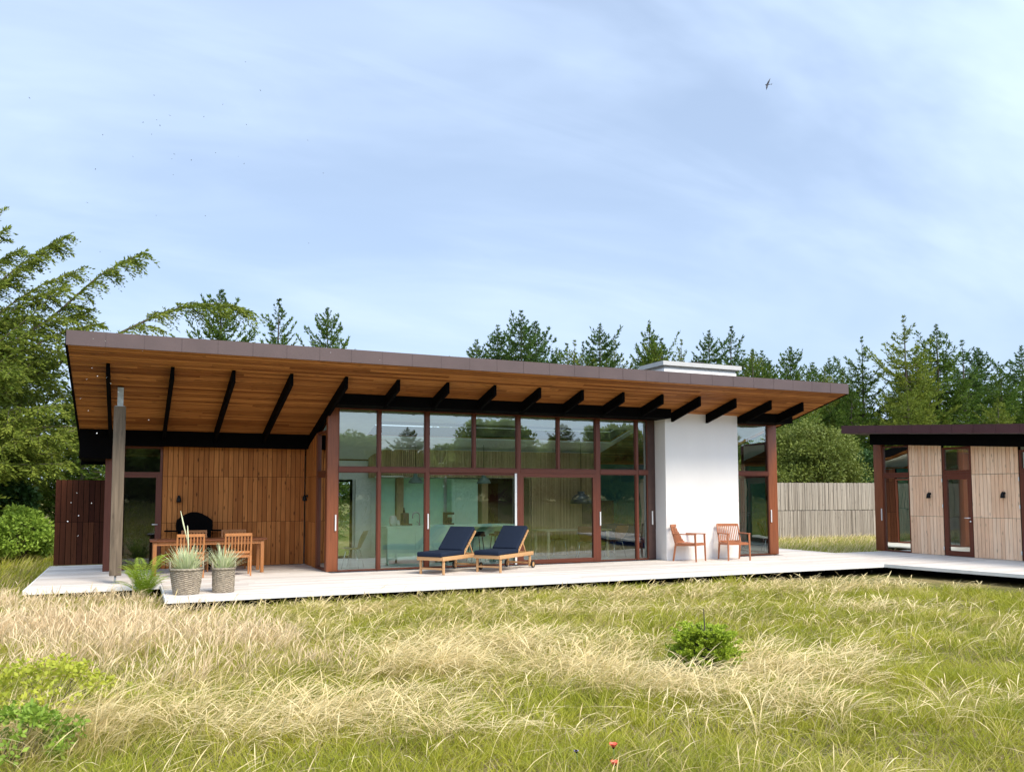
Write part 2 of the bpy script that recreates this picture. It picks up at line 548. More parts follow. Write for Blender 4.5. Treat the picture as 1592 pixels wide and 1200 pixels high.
def sstep(a, b, x):
    t_ = np.clip((x - a) / (b - a), 0, 1)
    return t_ * t_ * (3 - 2 * t_)


def ground_z(x, y):
    x = np.asarray(x, float); y = np.asarray(y, float)
    z = -.27 + .22 * sstep(9.5, 1.0, y)
    z = z + .035 * np.sin(x * .9 + 1.3) * np.sin(y * .7) * sstep(13.5, 10, y) + .02 * np.sin(x * 2.1 + y * 1.7) * sstep(13.5, 11, y)
    # behind the house the land is level with the deck
    z = z + .15 * sstep(19, 24, y) + 1.25 * sstep(-5, -14, y)
    return z


gx = np.concatenate([np.linspace(-1500, -40, 12), np.linspace(-36, 70, 160), np.linspace(75, 1500, 12)])
gy = np.concatenate([np.linspace(-1500, -50, 12), np.linspace(-45, 60, 190), np.linspace(65, 1500, 12)])
GX, GY = np.meshgrid(gx, gy)
V = np.stack([GX, GY, ground_z(GX, GY)], -1).reshape(-1, 3)
nx_ = len(gx)
idx = np.arange(len(V)).reshape(len(gy), nx_)
F = np.stack([idx[:-1, :-1], idx[:-1, 1:], idx[1:, 1:], idx[1:, :-1]], -1).reshape(-1, 4)
arrays_mesh('ground', V, F, M['soil'], smooth=True, kind='structure', label='grassy meadow ground around the houses')

# ------------------------------------------------------------------ deck
ROOF0, SL = 4.27, .25431                      # soffit height at the eave (Y=16.23) and its fall to the back


def zs(y): return ROOF0 - SL * (y - 16.23)


mb = MB().use(M['deck'])
BW, GAP = .145, .011
rr = random.Random(4)


def deck_rows(x0, x1, y0, y1, clip=None):
    y = y0
    while y < y1 - .02:
        ya, yb = y, min(y + BW - GAP, y1)
        x = x0 if clip is None else clip(ya)
        first = True
        while x < x1 - .01:
            L_ = rr.uniform(3.4, 4.2) if not first else rr.uniform(1.2, 4.2)
            first = False
            xe = min(x + L_, x1)
            if x1 - xe < .5: xe = x1
            mb.box(x, xe - .003, ya, yb, -.034 + rr.uniform(-.0012, .0012), 0 + rr.uniform(-.0012, .0008))
            x = xe
        y += BW


deck_rows(-1.65, .605, 17.4, 23.1)
deck_rows(.61, 20.4, 15.02, 18.40)
deck_rows(.61, 4.0, 18.405, 21.2)
deck_rows(16.6, 18.5, 18.405, 21.9)


def front_c(y): return 16.62 + (15.0 - y) * .135


deck_rows(0, 20.4, 4.4, 15.0, front_c)
mb.use(M['deckedge'])
mb.box(.575, 16.62, 14.985, 15.015, -.075, .001)
mb.box(.575, .605, 15.017, 17.4, -.075, .001)
mb.box(-1.68, .573, 17.37, 17.398, -.075, .001)
mb.box(-1.68, -1.652, 17.4, 23.1, -.075, .001)
mb.hexa([(16.60, 14.98, -.075), (front_c(4.4) - .03, 4.4, -.075), (front_c(4.4), 4.4, -.075), (16.625, 15.0, -.075),
         (16.60, 14.98, .001), (front_c(4.4) - .03, 4.4, .001), (front_c(4.4), 4.4, .001), (16.625, 15.0, .001)])
# joists, and solid black slabs standing in for the shade under the deck
mb.use(M['black'])
mb.box(.75, 16.9, 15.35, 18.4, -.20, -.04)
mb.box(.75, 4.0, 18.4, 21.2, -.20, -.04)
mb.box(-1.5, .7, 17.75, 23.0, -.20, -.04)
for i in range(30):
    xx = .8 + i * .55
    mb.box(xx, xx + .05, 15.02, 15.35, -.19, -.04)
mb.hexa([(17.1, 14.98, -.20), (front_c(4.4) + .35, 4.4, -.20), (20.3, 4.4, -.20), (20.3, 14.98, -.20),
         (17.1, 14.98, -.04), (front_c(4.4) + .35, 4.4, -.04), (20.3, 4.4, -.04), (20.3, 14.98, -.04)])
mb.box(16.95, 20.3, 15.0, 18.3, -.21, -.045)
mb.build('deck', None, None, 'pale wooden deck wrapping round the house', kind='structure')

# ------------------------------------------------------------------ main house
house = empty('house', (10.3, 18.6, 0), 0, 'long single storey timber and glass house with overhanging sloped roof', 'house')
XL, XR, YF, YB = -1.06, 16.9, 16.23, 22.7

# roof slab
mb = MB().use(M['roofing'])
T = .245
RX0, RX1, RY0, RY1 = 5.3, 12.3, 19.35, 20.5        # invented roof opening, added to brighten the dark rooms


def sloped(mb, x0, x1, y0, y1, d0, d1):
    return mb.hexa([(x0, y0, zs(y0) + d0), (x1, y0, zs(y0) + d0), (x1, y1, zs(y1) + d0), (x0, y1, zs(y1) + d0),
                    (x0, y0, zs(y0) + d1), (x1, y0, zs(y0) + d1), (x1, y1, zs(y1) + d1), (x0, y1, zs(y1) + d1)])


def around(mb, x0, x1, y0, y1, d0, d1):
    for r_ in ((x0, x1, y0, RY0), (x0, x1, RY1, y1), (x0, RX0, RY0, RY1), (RX1, x1, RY0, RY1)): sloped(mb, *r_, d0, d1)


around(mb, XL + .03, XR - .03, YF + .03, YB, .04, T - .02)
roof = mb.build('roof', None, house)
mb = MB().use(M['copper'])
n = 29
w = (XR - XL) / n
for i in range(n):
    a = XL + i * w
    dz = random.uniform(-.0015, .0015)
    mb.box(a + .004, a + w - .004, YF - .012 + dz, YF + .028, zs(YF) - .006, zs(YF) + T + .006)
    mb.box(a + .004, a + w - .004, YF + .03, YF + .16, zs(YF) + T - .04, zs(YF) + T - .015)
mb.use(M['seam'])
mb.box(XL + .01, XR - .01, YF - .004, YF + .026, zs(YF), zs(YF) + T)
for i in range(1, n):
    a = XL + i * w
    mb.box(a - .005, a + .005, YF - .015, YF - .005, zs(YF) - .004, zs(YF) + T + .004)
mb.build('fascia', None, roof, 'brown copper fascia in seamed panels')
# verges
mb = MB().use(M['black'])
for xa, xb in ((XL - .012, XL + .028), (XR - .028, XR + .012)):
    mb.hexa([(xa, YF + .03, zs(YF) - .02), (xb, YF + .03, zs(YF) - .02), (xb, YB, zs(YB) - .02), (xa, YB, zs(YB) - .02),
             (xa, YF + .03, zs(YF) + T), (xb, YF + .03, zs(YF) + T), (xb, YB, zs(YB) + T), (xa, YB, zs(YB) + T)])
mb.box(XL - .01, XR + .01, YB + .002, YB + .04, zs(YB) - .2, zs(YB) + T)
mb.build('verge', None, roof)

# soffit boards, running along the eave
mb = MB().use(M['soffit'])
y = YF + .03
bw = .098
while y < YB - .05:
    x = XL + .03
    first = True
    while x < XR - .03:
        if y + bw > RY0 and y < RY1 and RX0 - .01 <= x < RX1: x = RX1
        xe = min(x + (rr.uniform(.8, 4.2) if first else rr.uniform(3, 4.5)), XR - .03)
        if y + bw > RY0 and y < RY1 and x < RX0 < xe: xe = RX0
        first = False
        d = rr.uniform(0, .0025)
        ya, yb = y, y + bw - rr.uniform(.014, .022)
        mb.hexa([(x, ya, zs(ya) + d), (xe - .003, ya, zs(ya) + d), (xe - .003, yb, zs(yb) + d), (x, yb, zs(yb) + d),
                 (x, ya, zs(ya) + .02), (xe - .003, ya, zs(ya) + .02), (xe - .003, yb, zs(yb) + .02), (x, yb, zs(yb) + .02)])
        x = xe
    y += bw
mb.use(M['black'])
around(mb, XL + .03, XR - .03, YF + .03, YB, .022, .036)
mb.build('soffit', None, house, 'warm brown timber boarding under the roof overhang')

# rafters
for i in range(16):
    xc = -.412 + i * 1.0965
    mb = MB().use(M['black'])
    ya, yb, h = 16.95, 20.8, .235
    if xc > 4.2: yb = 18.0
    if abs(xc - 12.74) < .2 or abs(xc - 13.84) < .2: yb = 18.14
    if abs(xc - 14.93) < .06: xc += .03
    mb.hexa([(xc - .032, ya, zs(ya) - h), (xc + .032, ya, zs(ya) - h), (xc + .032, yb, zs(yb) - h), (xc - .032, yb, zs(yb) - h),
             (xc - .032, ya, zs(ya) - .003), (xc + .032, ya, zs(ya) - .003), (xc + .032, yb, zs(yb) - .003), (xc - .032, yb, zs(yb) - .003)])
    mb.build('rafter', None, house)


def header(x0, x1, y0, y1, zb):
    mb = MB().use(M['black'])
    mb.hexa([(x0, y0, zb), (x1, y0, zb), (x1, y1, zb), (x0, y1, zb),
             (x0, y0, zs(y0) - .004), (x1, y0, zs(y0) - .004), (x1, y1, zs(y1) - .004), (x0, y1, zs(y1) - .004)])
    return mb.build('header_beam', None, house)


header(3.99, 12.53, 17.86, 18.56, 3.612)
header(14.93, 16.52, 17.86, 18.56, 3.612)
header(-.37, 3.93, 20.66, 21.0, 2.80)
header(-1.02, -.375, 20.66, 22.66, 2.50)  # not a beam: black box added to darken the rear corner under the roof

# rendered chimney block
mb = MB().use(M['white'])
mb.rbox(((12.54 + 14.87) / 2, 18.66, 2.47), (14.87 - 12.54, 1.0, 4.94), .008)
mb.use(M['capwhite'])
mb.box(12.46, 14.99, 18.08, 19.24, 5.015, 5.125)
mb.box(12.56, 14.85, 18.18, 19.14, 4.942, 5.013)
ch = mb.build('chimney', None, house, 'broad white rendered chimney wall')
mb = MB().use(M['blackmetal'])
mb.lathe([(.20, 5.127), (.20, 5.20), (.26, 5.205), (.26, 5.235), (.05, 5.25)], (13.9, 18.7, 0), 20)
mb.build('flue_cap', None, ch)

# grey post on a steel pin, under the corner of the roof
mb = MB().use(M['greypost'])
mb.rbox((-.205, 18.08, 1.78), (.215, .21, 3.26), .012)
post = mb.build('post', None, house, 'weathered grey timber post carrying the roof corner')
mb = MB().use(M['steel'])
mb.box(-.255, -.150, 18.02, 18.14, 3.412, zs(18.14) - .005)
mb.box(-.29, -.12, 18.0, 18.16, 3.41, 3.42)
mb.build('steel_bracket', None, post)
mb = MB().use(M['steel'])
mb.tube([(-.205, 18.08, .004), (-.205, 18.08, .15)], .02, 10)
mb.box(-.28, -.13, 18.0, 18.16, .003, .012)
mb.build('foot', None, post)


# cladding -----------------------------------------------------------------
def cladding(name, mat, parent, axis, const, a0, a1, rows, bw, face, back=True, gap=.011, jit=.002, th=.02, label=None, sand=None):
    """vertical boards on a wall; axis 'X' runs along X at y=const, 'Y' along Y at x=const; rows = list of z0,z1 (z1 may be a function)"""
    mb = MB().use(mat)
    nb = max(1, round((a1 - a0) / bw)); bw = (a1 - a0) / nb
    for (z0, z1) in rows:
        for i in range(nb):
            p0, p1 = a0 + i * bw + gap / 2, a0 + (i + 1) * bw - gap / 2
            d = rr.uniform(0, jit)
            za = z1(p0) if callable(z1) else z1
            zb = z1(p1) if callable(z1) else z1
            f0, f1 = const + face * d, const - face * th
            lo, hi = min(f0, f1), max(f0, f1)
            if axis == 'X':
                mb.hexa([(p0, lo, z0), (p1, lo, z0), (p1, hi, z0), (p0, hi, z0), (p0, lo, za), (p1, lo, zb), (p1, hi, zb), (p0, hi, za)])
            else:
                mb.hexa([(lo, p0, z0), (hi, p0, z0), (hi, p1, z0), (lo, p1, z0), (lo, p0, za), (hi, p0, za), (hi, p1, zb), (lo, p1, zb)])
    if back:
        mb.use(M['black'])
        z0 = rows[0][0] + .003; z1 = rows[-1][1]
        za = (z1(a0) if callable(z1) else z1) - .003; zb = (z1(a1) if callable(z1) else z1) - .003
        lo, hi = sorted((const - face * (th + .001), const - face * (th + .1)))
        if axis == 'X':
            mb.hexa([(a0 + .004, lo, z0), (a1 - .004, lo, z0), (a1 - .004, hi, z0), (a0 + .004, hi, z0), (a0 + .004, lo, za), (a1 - .004, lo, zb), (a1 - .004, hi, zb), (a0 + .004, hi, za)])
        else:
            mb.hexa([(lo, a0 + .004, z0), (hi, a0 + .004, z0), (hi, a1 - .004, z0), (lo, a1 - .004, z0), (lo, a0 + .004, za), (hi, a0 + .004, za), (hi, a1 - .004, zb), (lo, a1 - .004, zb)])
    return mb.build(name, None, parent, label)


cladding('timber_wall', M['clad'], house, 'X', 21.1, .69, 3.93, [(.01, 1.045), (1.053, 2.115), (2.123, 2.84)], .1125, -1, label='warm brown board wall behind the covered terrace')
cladding('timber_wall', M['clad'], house, 'Y', 3.955, 19.78, 21.09, [(.01, 1.045), (1.053, 2.115), (2.123, lambda y_: zs(y_) - .25)], .118, -1, label='warm brown board side wall of the terrace')
cladding('screen_wall', M['darkclad'], house, 'X', 23.13, -1.62, -.40, [(.01, 1.035), (1.043, 2.06)], .118, -1, label='dark brown board screen behind the corner post')
mb = MB().use(M['cornerpost'])
mb.box(3.945, 4.05, 19.70, 19.775, .005, zs(19.78) - .25)
mb.build('jamb', None, house)


# windows -------------------------------------------------------------------
def P3(axis, const, a, d, z):
    return (a, const + d, z) if axis == 'X' else (const + d, a, z)


def abox(mb, axis, const, a0, a1, d0, d1, z0, z1):
    d0, d1 = min(d0, d1), max(d0, d1)
    if axis == 'X': mb.box(a0, a1, const + d0, const + d1, z0, z1)
    else: mb.box(const + d0, const + d1, min(a0, a1), max(a0, a1), z0, z1)


def window(parent, axis, const, a0, a1, z0, z1, fw=.035, depth=.07, face=-1, mat='frame', glass='glass', name='window', fb=None, ft=None, ztop2=None, lab=None, beads=True):
    """a framed pane; face = side that looks outdoors (sign along the normal)"""
    fb = fw if fb is None else fb; ft = fw if ft is None else ft
    mb = MB().use(M[mat])
    f0, f1 = face * .0, -face * depth
    abox(mb, axis, const, a0, a0 + fw, f0, f1, z0, z1)
    abox(mb, axis, const, a1 - fw, a1, f0, f1, z0, z1)
    mb.use(M[mat + 'h'] if mat == 'frame' else M[mat])
    abox(mb, axis, const, a0 + fw + .001, a1 - fw - .001, f0 + face * -.003, f1, z0, z0 + fb)
    abox(mb, axis, const, a0 + fw + .001, a1 - fw - .001, f0 + face * -.003, f1, z1 - ft, z1)
    wo = mb.build(name, None, parent, lab)
    mb = MB().use(M[glass])
    g = -face * depth * .55
    mb.quad(P3(axis, const, a0 + fw - .01, g, z0 + fb - .01), P3(axis, const, a1 - fw + .01, g, z0 + fb - .01),
            P3(axis, const, a1 - fw + .01, g, z1 - ft + .01), P3(axis, const, a0 + fw - .01, g, z1 - ft + .01))
    mb.build('pane', None, wo)
    return wo


def handle(parent, axis, const, a, z0=.90, z1=1.25, face=-1, w=.028):
    mb = MB().use(M['alu'])
    abox(mb, axis, const, a - w / 2, a + w / 2, face * .006, face * .03, z0, z1)
    mb.build('handle', None, parent)


YFA = 18.63
ZT = 3.675
# corner posts and mullions
mb = MB().use(M['cornerpost']); mb.rbox((4.08, 18.70, (zs(18.75) - .01) / 2 + .004), (.24, .15, zs(18.75) - .02), .006)
cp = mb.build('corner_post', None, house)
handle(cp, 'X', 18.62, 4.15)
mb = MB().use(M['cornerpost']); mb.rbox((16.47, 18.71, (zs(18.75) - .01) / 2 + .004), (.30, .16, zs(18.75) - .02), .006)
cp2 = mb.build('corner_post', None, house)
handle(cp2, 'X', 18.625, 16.36)


def mullion(xc, w, z0, z1, d0=-.012, d1=.10):
    mb = MB().use(M['frame'])
    mb.box(xc - w / 2, xc + w / 2, YFA + d0, YFA + d1, z0, z1)
    return mb.build('mullion', None, house)


mulls = [(5.13, .06), (6.27, .085), (7.44, .055), (8.60, .085), (9.69, .055), (10.81, .12), (11.98, .06)]
for xc, w in mulls:
    full = xc not in (7.44, 9.69)
    mo = mullion(xc, w, .004 if full else 2.305, ZT - .06)
    if xc == 6.27: handle(mo, 'X', YFA - .012, 6.285)
    if xc == 10.81: handle(mo, 'X', YFA - .012, 10.855)
mo = mullion(12.42, .22, .004, ZT - .06, -.004)
mo.data.materials[0] = M['darkbrown']
handle(mo, 'X', YFA - .004, 12.42)
mo = mullion(15.02, .27, .004, ZT - .06, -.004)
mo.data.materials[0] = M['frame']
# transom and head rail
xs_low = [4.2, 5.10, 5.16, 6.2275, 6.3125, 8.5575, 8.6425, 10.75, 10.87, 11.95, 12.01, 12.31]
mb = MB().use(M['frameh'])
for i in range(0, len(xs_low), 2):
    mb = MB().use(M['frameh']); mb.box(xs_low[i] + .001, xs_low[i + 1] - .001, YFA - .02, YFA + .08, 2.20, 2.30)
    mb.build('transom', None, house)
mb = MB().use(M['frameh']); mb.box(15.156, 16.319, YFA - .02, YFA + .08, 2.20, 2.30)
mb.build('transom', None, house)
mb = MB().use(M['frameh'])
mb.box(4.2, 12.53, YFA + .0, YFA + .09, ZT - .058, ZT + .03)
mb.build('head_rail', None, house)
mb = MB().use(M['frameh'])
mb.box(14.89, 16.319, YFA + .0, YFA + .09, ZT - .058, ZT + .03)
mb.build('head_rail', None, house)
# upper row of panes
ups = [(4.2, 5.10), (5.16, 6.2275), (6.3125, 7.4125), (7.4675, 8.5575), (8.6425, 9.6625), (9.7175, 10.75), (10.87, 11.95), (12.01, 12.31), (15.155, 16.32)]
for a, b_ in ups:
    window(house, 'X', YFA + .01, a + .001, b_ - .001, 2.302, ZT - .06, .022, .06)
# lower row
los = [(4.2, 5.10), (5.16, 6.2275), (6.3125, 8.5575), (8.6425, 10.75), (10.87, 11.95), (12.01, 12.31), (15.155, 16.32)]
for k, (a, b_) in enumerate(los):
    if k == 2:
        wo = window(house, 'X', YFA + .03, a + .001, b_ - .001, .006, 2.198, .03, .06, fb=.03, ft=.05, lab='wide lower pane in front of the kitchen')
        mb = MB().use(M['alu']); mb.box(b_ - .055, b_ - .002, YFA + .0, YFA + .028, .01, 2.196)
        mb.build('jamb_strip', None, wo)
    elif k == 3:
        wo = window(house, 'X', YFA - .01, a + .001, b_ - .001, .006, 2.198, .085, .08, name='sliding_door', fb=.10, ft=.09, lab='wide sliding glass door in a thick red brown frame')
    else:
        window(house, 'X', YFA + .01, a + .001, b_ - .001, .006, 2.198, .02, .06, fb=.03)
# side glazing on the terrace corner
window(house, 'Y', 3.96, 18.78, 19.69, .006, 2.13, .05, .07, face=-1)
window(house, 'Y', 3.96, 18.78, 19.69, 2.18, zs(19.69) - .26, .05, .07, face=-1)
mb = MB().use(M['frame']); mb.box(3.95, 4.05, 18.78, 19.69, 2.132, 2.178)
mb.build('transom', None, house)
# glazing beside the terrace wall
mb = MB().use(M['frame']); mb.box(-.50, -.36, 20.96, 21.16, .004, 2.80)
mb.build('jamb', None, house)
window(house, 'X', 21.08, -.358, .685, 2.165, 2.80, .05, .08, glass='glassdark', fb=.05)
wo = window(house, 'X', 21.08, -.358, .685, .006, 2.16, .13, .08, glass='glassdark', name='glass_door', fb=.10, ft=.07)
mb = MB().use(M['alu']); mb.tube([(.60, 21.07, 1.02), (.60, 21.02, 1.02), (.49, 21.02, 1.02)], .011, 8)
mb.build('handle', None, wo)
# gable end glazing on the far side of the living room
window(house, 'Y', 16.60, 18.80, 20.05, .006, 2.2, .05, .07, face=1)
window(house, 'Y', 16.60, 18.80, 20.05, 2.26, 3.15, .05, .07, face=1)
mb = MB().use(M['frame']); mb.box(16.52, 16.61, 18.8, 20.05, 2.202, 2.258)
mb.build('transom', None, house)
window(house, 'Y', 16.60, 20.06, 21.3, .006, 2.2, .05, .07, face=1)
cladding('timber_wall', M['darkclad'], house, 'Y', 16.61, 21.32, 22.6, [(.01, 1.045), (1.053, 2.115), (2.123, 2.55)], .118, 1)

# inside of the house --------------------------------------------------------
mb = MB().use(M['concrete'])
mb.box(4.0, 16.5, 18.70, 22.6, -.08, .002)
mb.box(-.34, 3.9, 21.17, 22.6, -.08, .002)
mb.build('floor', None, house)
mb = MB().use(M['inwall'])
mb.box(4.06, 4.16, 19.8, 22.5, .004, 2.68)
mb.box(4.16, 4.55, 22.42, 22.52, .004, 2.60)
mb.box(5.45, 16.5, 22.42, 22.52, .004, 2.60)
mb.box(4.55, 5.45, 22.42, 22.52, 2.1, 2.60)
mb.use(M['darkbrown'])
mb.box(-.35, 3.9, 22.4, 22.5, .004, 2.6)
mb.box(-.45, -.36, 21.2, 22.5, .004, 2.6)
mb.build('interior_wall', None, house)
mb = MB().use(M['inwall'])
around(mb, 4.17, 12.5, 18.76, 22.4, -.06, -.03)  # white sheet added under the soffit to bounce light indoors
mb.build('bounce_ceiling', None, house)
mb = MB().use(M['inwall']); sloped(mb, 14.95, 16.5, 18.76, 22.4, -.06, -.03)  # the added bounce sheet continued over the end room
mb.build('bounce_ceiling', None, house)
mb = MB().use(M['glass'])
mb.quad((RX0, RY0, zs(RY0) + T), (RX1, RY0, zs(RY0) + T), (RX1, RY1, zs(RY1) + T), (RX0, RY1, zs(RY1) + T))
mb.build('added_rooflight', None, house)  # unseen pane over the added opening, there only for daylight indoors
wo = window(house, 'X', 22.45, 4.56, 5.44, .01, 2.09, .06, .06, face=1, mat='black', name='back_door', lab='glazed back door seen through the house')
# curved bulkhead of vertical oak slats over the kitchen, coming down to the floor as a wall
mb = MB().use(M['oak'])
pts = []
for k in range(13):
    a = pi + (pi / 2) * k / 12
    pts.append((7.0 + 1.15 * cos(a), 22.25 + 1.15 * sin(a)))
x = 7.0
while x < 12.3:
    x += .045; pts.append((x, 21.10))
curve = []
acc = 0
for i in range(len(pts) - 1):
    p, q = Vector(pts[i]), Vector(pts[i + 1])
    n_ = max(1, round((q - p).length / .045))
    for j in range(n_):
        curve.append(p + (q - p) * (j / n_))
for p in curve:
    zb = .004 if p.x > 10.12 else 2.14
    d = rr.uniform(0, .015)
    mb.box(p.x - .016, p.x + .016, p.y - d, p.y + .03, zb, 2.86)
mb.use(M['darkbrown'])
for i in range(len(curve) - 1):
    p, q = curve[i], curve[i + 1]
    zb = .004 if p.x > 10.12 else 2.15
    mb.hexa([(p.x, p.y + .032, zb), (q.x, q.y + .032, zb), (q.x, q.y + .06, zb), (p.x, p.y + .06, zb),
             (p.x, p.y + .032, 2.85), (q.x, q.y + .032, 2.85), (q.x, q.y + .06, 2.85), (p.x, p.y + .06, 2.85)])
mb.use(M['inwall'])
mb.box(5.9, 12.4, 21.2, 22.4, 2.86, 2.88)
mb.box(5.9, 10.1, 21.2, 22.4, 2.15, 2.17)
mb.use(M['oak'])
mb.box(5.98, 6.08, 21.9, 22.0, .004, 2.14)
mb.box(6.62, 6.80, 22.2, 22.38, .004, 2.14)
mb.box(8.92, 9.10, 21.75, 22.38, .004, 2.14)
mb.box(10.1, 10.14, 21.17, 22.38, .004, 2.14)
mb.build('slatted_wall', None, house, 'curved inner wall of slim vertical oak slats')
mb = MB().use(M['mintwall'])
mb.box(6.82, 8.0, 22.34, 22.40, .004, 2.14)
mb.build('lining_wall', None, house)
mb = MB().use(M['mintwall'])
mb.box(6.1, 6.6, 22.34, 22.40, .004, 2.14)
mb.build('lining_wall', None, house)
mb = MB().use(M['inwall'])
mb.box(5.5, 5.9, 22.3, 22.38, .004, 2.1)
mb.build('lining_wall', None, house)
mb = MB().use(M['darkbrown'])
mb.box(9.12, 10.1, 22.30, 22.38, .004, 2.14)
mb.build('lining_wall', None, house)
mb = MB().use(M['teal'])
mb.box(12.42, 16.4, 22.30, 22.38, .004, 2.6)
mb.build('lining_wall', None, house)
mb = MB().use(M['darkclad'])
mb.box(9.15, 9.62, 22.26, 22.295, .01, 2.0)
mb.build('inner_door', None, house)

# ------------------------------------------------------------------ guest house
gh = empty('guest_house', (20.4, 14, 0), 0, 'low guest house clad in pale silvered boards under a dark copper roof', 'house')
GXF = 20.38


def zg(y): return 3.14 + (y - 13.41) * .066           # lower edge of the fascia at X=19.6


mb = MB().use(M['roofing'])
Y0, Y1, GX0, GX1 = 5.0, 19.08, 19.62, 25.9
mb.hexa([(GX0, Y0, zg(Y0)), (GX1, Y0, zg(Y0) - .25), (GX1, Y1, zg(Y1) - .25), (GX0, Y1, zg(Y1)),
         (GX0, Y0, zg(Y0) + .215), (GX1, Y0, zg(Y0) - .03), (GX1, Y1, zg(Y1) - .03), (GX0, Y1, zg(Y1) + .215)])
groof = mb.build('roof', None, gh)
mb = MB().use(M['copperdark'])
k = 0
y = Y1
while y > Y0 + .3:
    yb = y - .62
    mb.hexa([(19.575, yb + .003, zg(yb) - .005), (19.612, yb + .003, zg(yb) - .005), (19.612, y - .003, zg(y) - .005), (19.575, y - .003, zg(y) - .005),
             (19.575, yb + .003, zg(yb) + .225), (19.612, yb + .003, zg(yb) + .225), (19.612, y - .003, zg(y) + .225), (19.575, y - .003, zg(y) + .225)])
    y = yb
mb.hexa([(19.575, Y1 + .003, zg(Y1) - .005), (GX1, Y1 + .003, zg(Y1) - .25), (GX1, Y1 + .035, zg(Y1) - .25), (19.575, Y1 + .035, zg(Y1) - .005),
         (19.575, Y1 + .003, zg(Y1) + .225), (GX1, Y1 + .003, zg(Y1) - .02), (GX1, Y1 + .035, zg(Y1) - .02), (19.575, Y1 + .035, zg(Y1) + .225)])
mb.build('fascia', None, groof, 'dark plum copper fascia')
mb = MB().use(M['black'])
mb.hexa([(20.0, Y0, zg(Y0) - .33), (20.5, Y0, zg(Y0) - .33), (20.5, 18.45, zg(18.45) - .33), (20.0, 18.45, zg(18.45) - .33),
         (20.0, Y0, zg(Y0) - .02), (20.5, Y0, zg(Y0) - .04), (20.5, 18.45, zg(18.45) - .04), (20.0, 18.45, zg(18.45) - .02)])
mb.build('header_beam', None, gh)


def wt(y): return zg(y) - .325


for a, b_ in ((16.33, 17.40), (14.12, 15.43)):
    cladding('timber_wall', M['pale'], gh, 'Y', GXF - .02, a, b_, [(.01, 1.055), (1.063, 2.185), (2.195, lambda y_: wt(y_))], .112, -1)
mb = MB().use(M['cornerpost']); mb.rbox((GXF + .06, 18.51, 1.6), (.16, .30, 3.19), .005)
cp3 = mb.build('corner_post', None, gh)
handle(cp3, 'Y', GXF - .02, 18.40, .9, 1.25, -1)
window(gh, 'Y', GXF, 17.41, 18.35, .006, 2.19, .04, .07)
window(gh, 'Y', GXF, 17.41, 18.35, 2.26, wt(17.41), .04, .07)
window(gh, 'Y', GXF, 15.44, 16.32, 2.26, wt(15.44), .06, .07)
window(gh, 'Y', GXF, 12.9, 14.11, 2.26, wt(12.9), .06, .07)
mb = MB().use(M['frame'])
for a, b_ in ((17.41, 18.35), (15.44, 16.32), (12.9, 14.11)):
    mb = MB().use(M['frame']); mb.box(GXF - .012, GXF + .09, a, b_, 2.192, 2.258)
    mb.build('transom', None, gh)
for a, b_ in ((15.45, 16.31), (12.95, 14.10)):
    dr = window(gh, 'Y', GXF - .012, a, b_, .012, 2.19, .115, .075, name='door', fb=.13, ft=.12)
    mb = MB().use(M['alu'])
    ha = a + .055
    mb.tube([(GXF - .02, ha, 1.04), (GXF - .075, ha, 1.04), (GXF - .075, ha + .14, 1.04)], .012, 8)
    mb.tube([(GXF - .015, ha, .95), (GXF - .035, ha, .95)], .022, 10)
    mb.build('handle', None, dr)
    for hz in (.2, 1.35, 2.05):
        mb = MB().use(M['alu'])
        mb.tube([(GXF - .04, b_ + .012, hz - .05), (GXF - .04, b_ + .012, hz + .05)], .012, 8)
        mb.build('hinge', None, dr)
cladding('timber_wall', M['pale'], gh, 'Y', GXF - .02, 6.0, 12.89, [(.01, 1.055), (1.063, 2.185), (2.195, lambda y_: wt(y_))], .112, -1)
# end wall (glazed next to the corner) and back walls
window(gh, 'X', 18.62, 20.53, 22.0, .006, 2.19, .05, .07, face=1)
window(gh, 'X', 18.62, 20.53, 22.0, 2.26, 3.0, .05, .07, face=1)
mb = MB().use(M['frame']); mb.box(20.53, 22.0, 18.56, 18.64, 2.192, 2.258)
mb.build('transom', None, gh)
cladding('timber_wall', M['pale'], gh, 'X', 18.63, 22.02, 25.4, [(.01, 1.055), (1.063, 2.185), (2.195, 3.0)], .112, 1)
cladding('timber_wall', M['pale'], gh, 'Y', 25.4, 6.0, 18.6, [(.01, 1.055), (1.063, 2.185), (2.195, 2.55)], .112, 1)
mb = MB().use(M['concrete']); mb.box(20.45, 25.25, 6.0, 18.5, -.08, .003)
mb.build('floor', None, gh)
mb = MB().use(M['inwall'])
mb.box(20.5, 25.2, 17.30, 17.36, .004, 2.9)
mb.box(20.5, 25.2, 14.2, 14.26, .004, 2.9)
mb.box(23.3, 23.36, 14.26, 17.30, .004, 2.9)
mb.build('interior_wall', None, gh)
mb = MB().use(M['clad'])
mb.box(23.25, 23.295, 16.15, 17.1, .01, 2.7)
mb.build('inner_door', None, gh)
mb = MB().use(M['dome'])
mb.box(23.22, 23.295, 15.5, 15.62, .01, 2.85)
mb.build('inner_post', None, gh)

# ------------------------------------------------------------------ fence
mb = MB().use(M['fence'])


def fy(x): return 26.4 - (x - 18) * .1


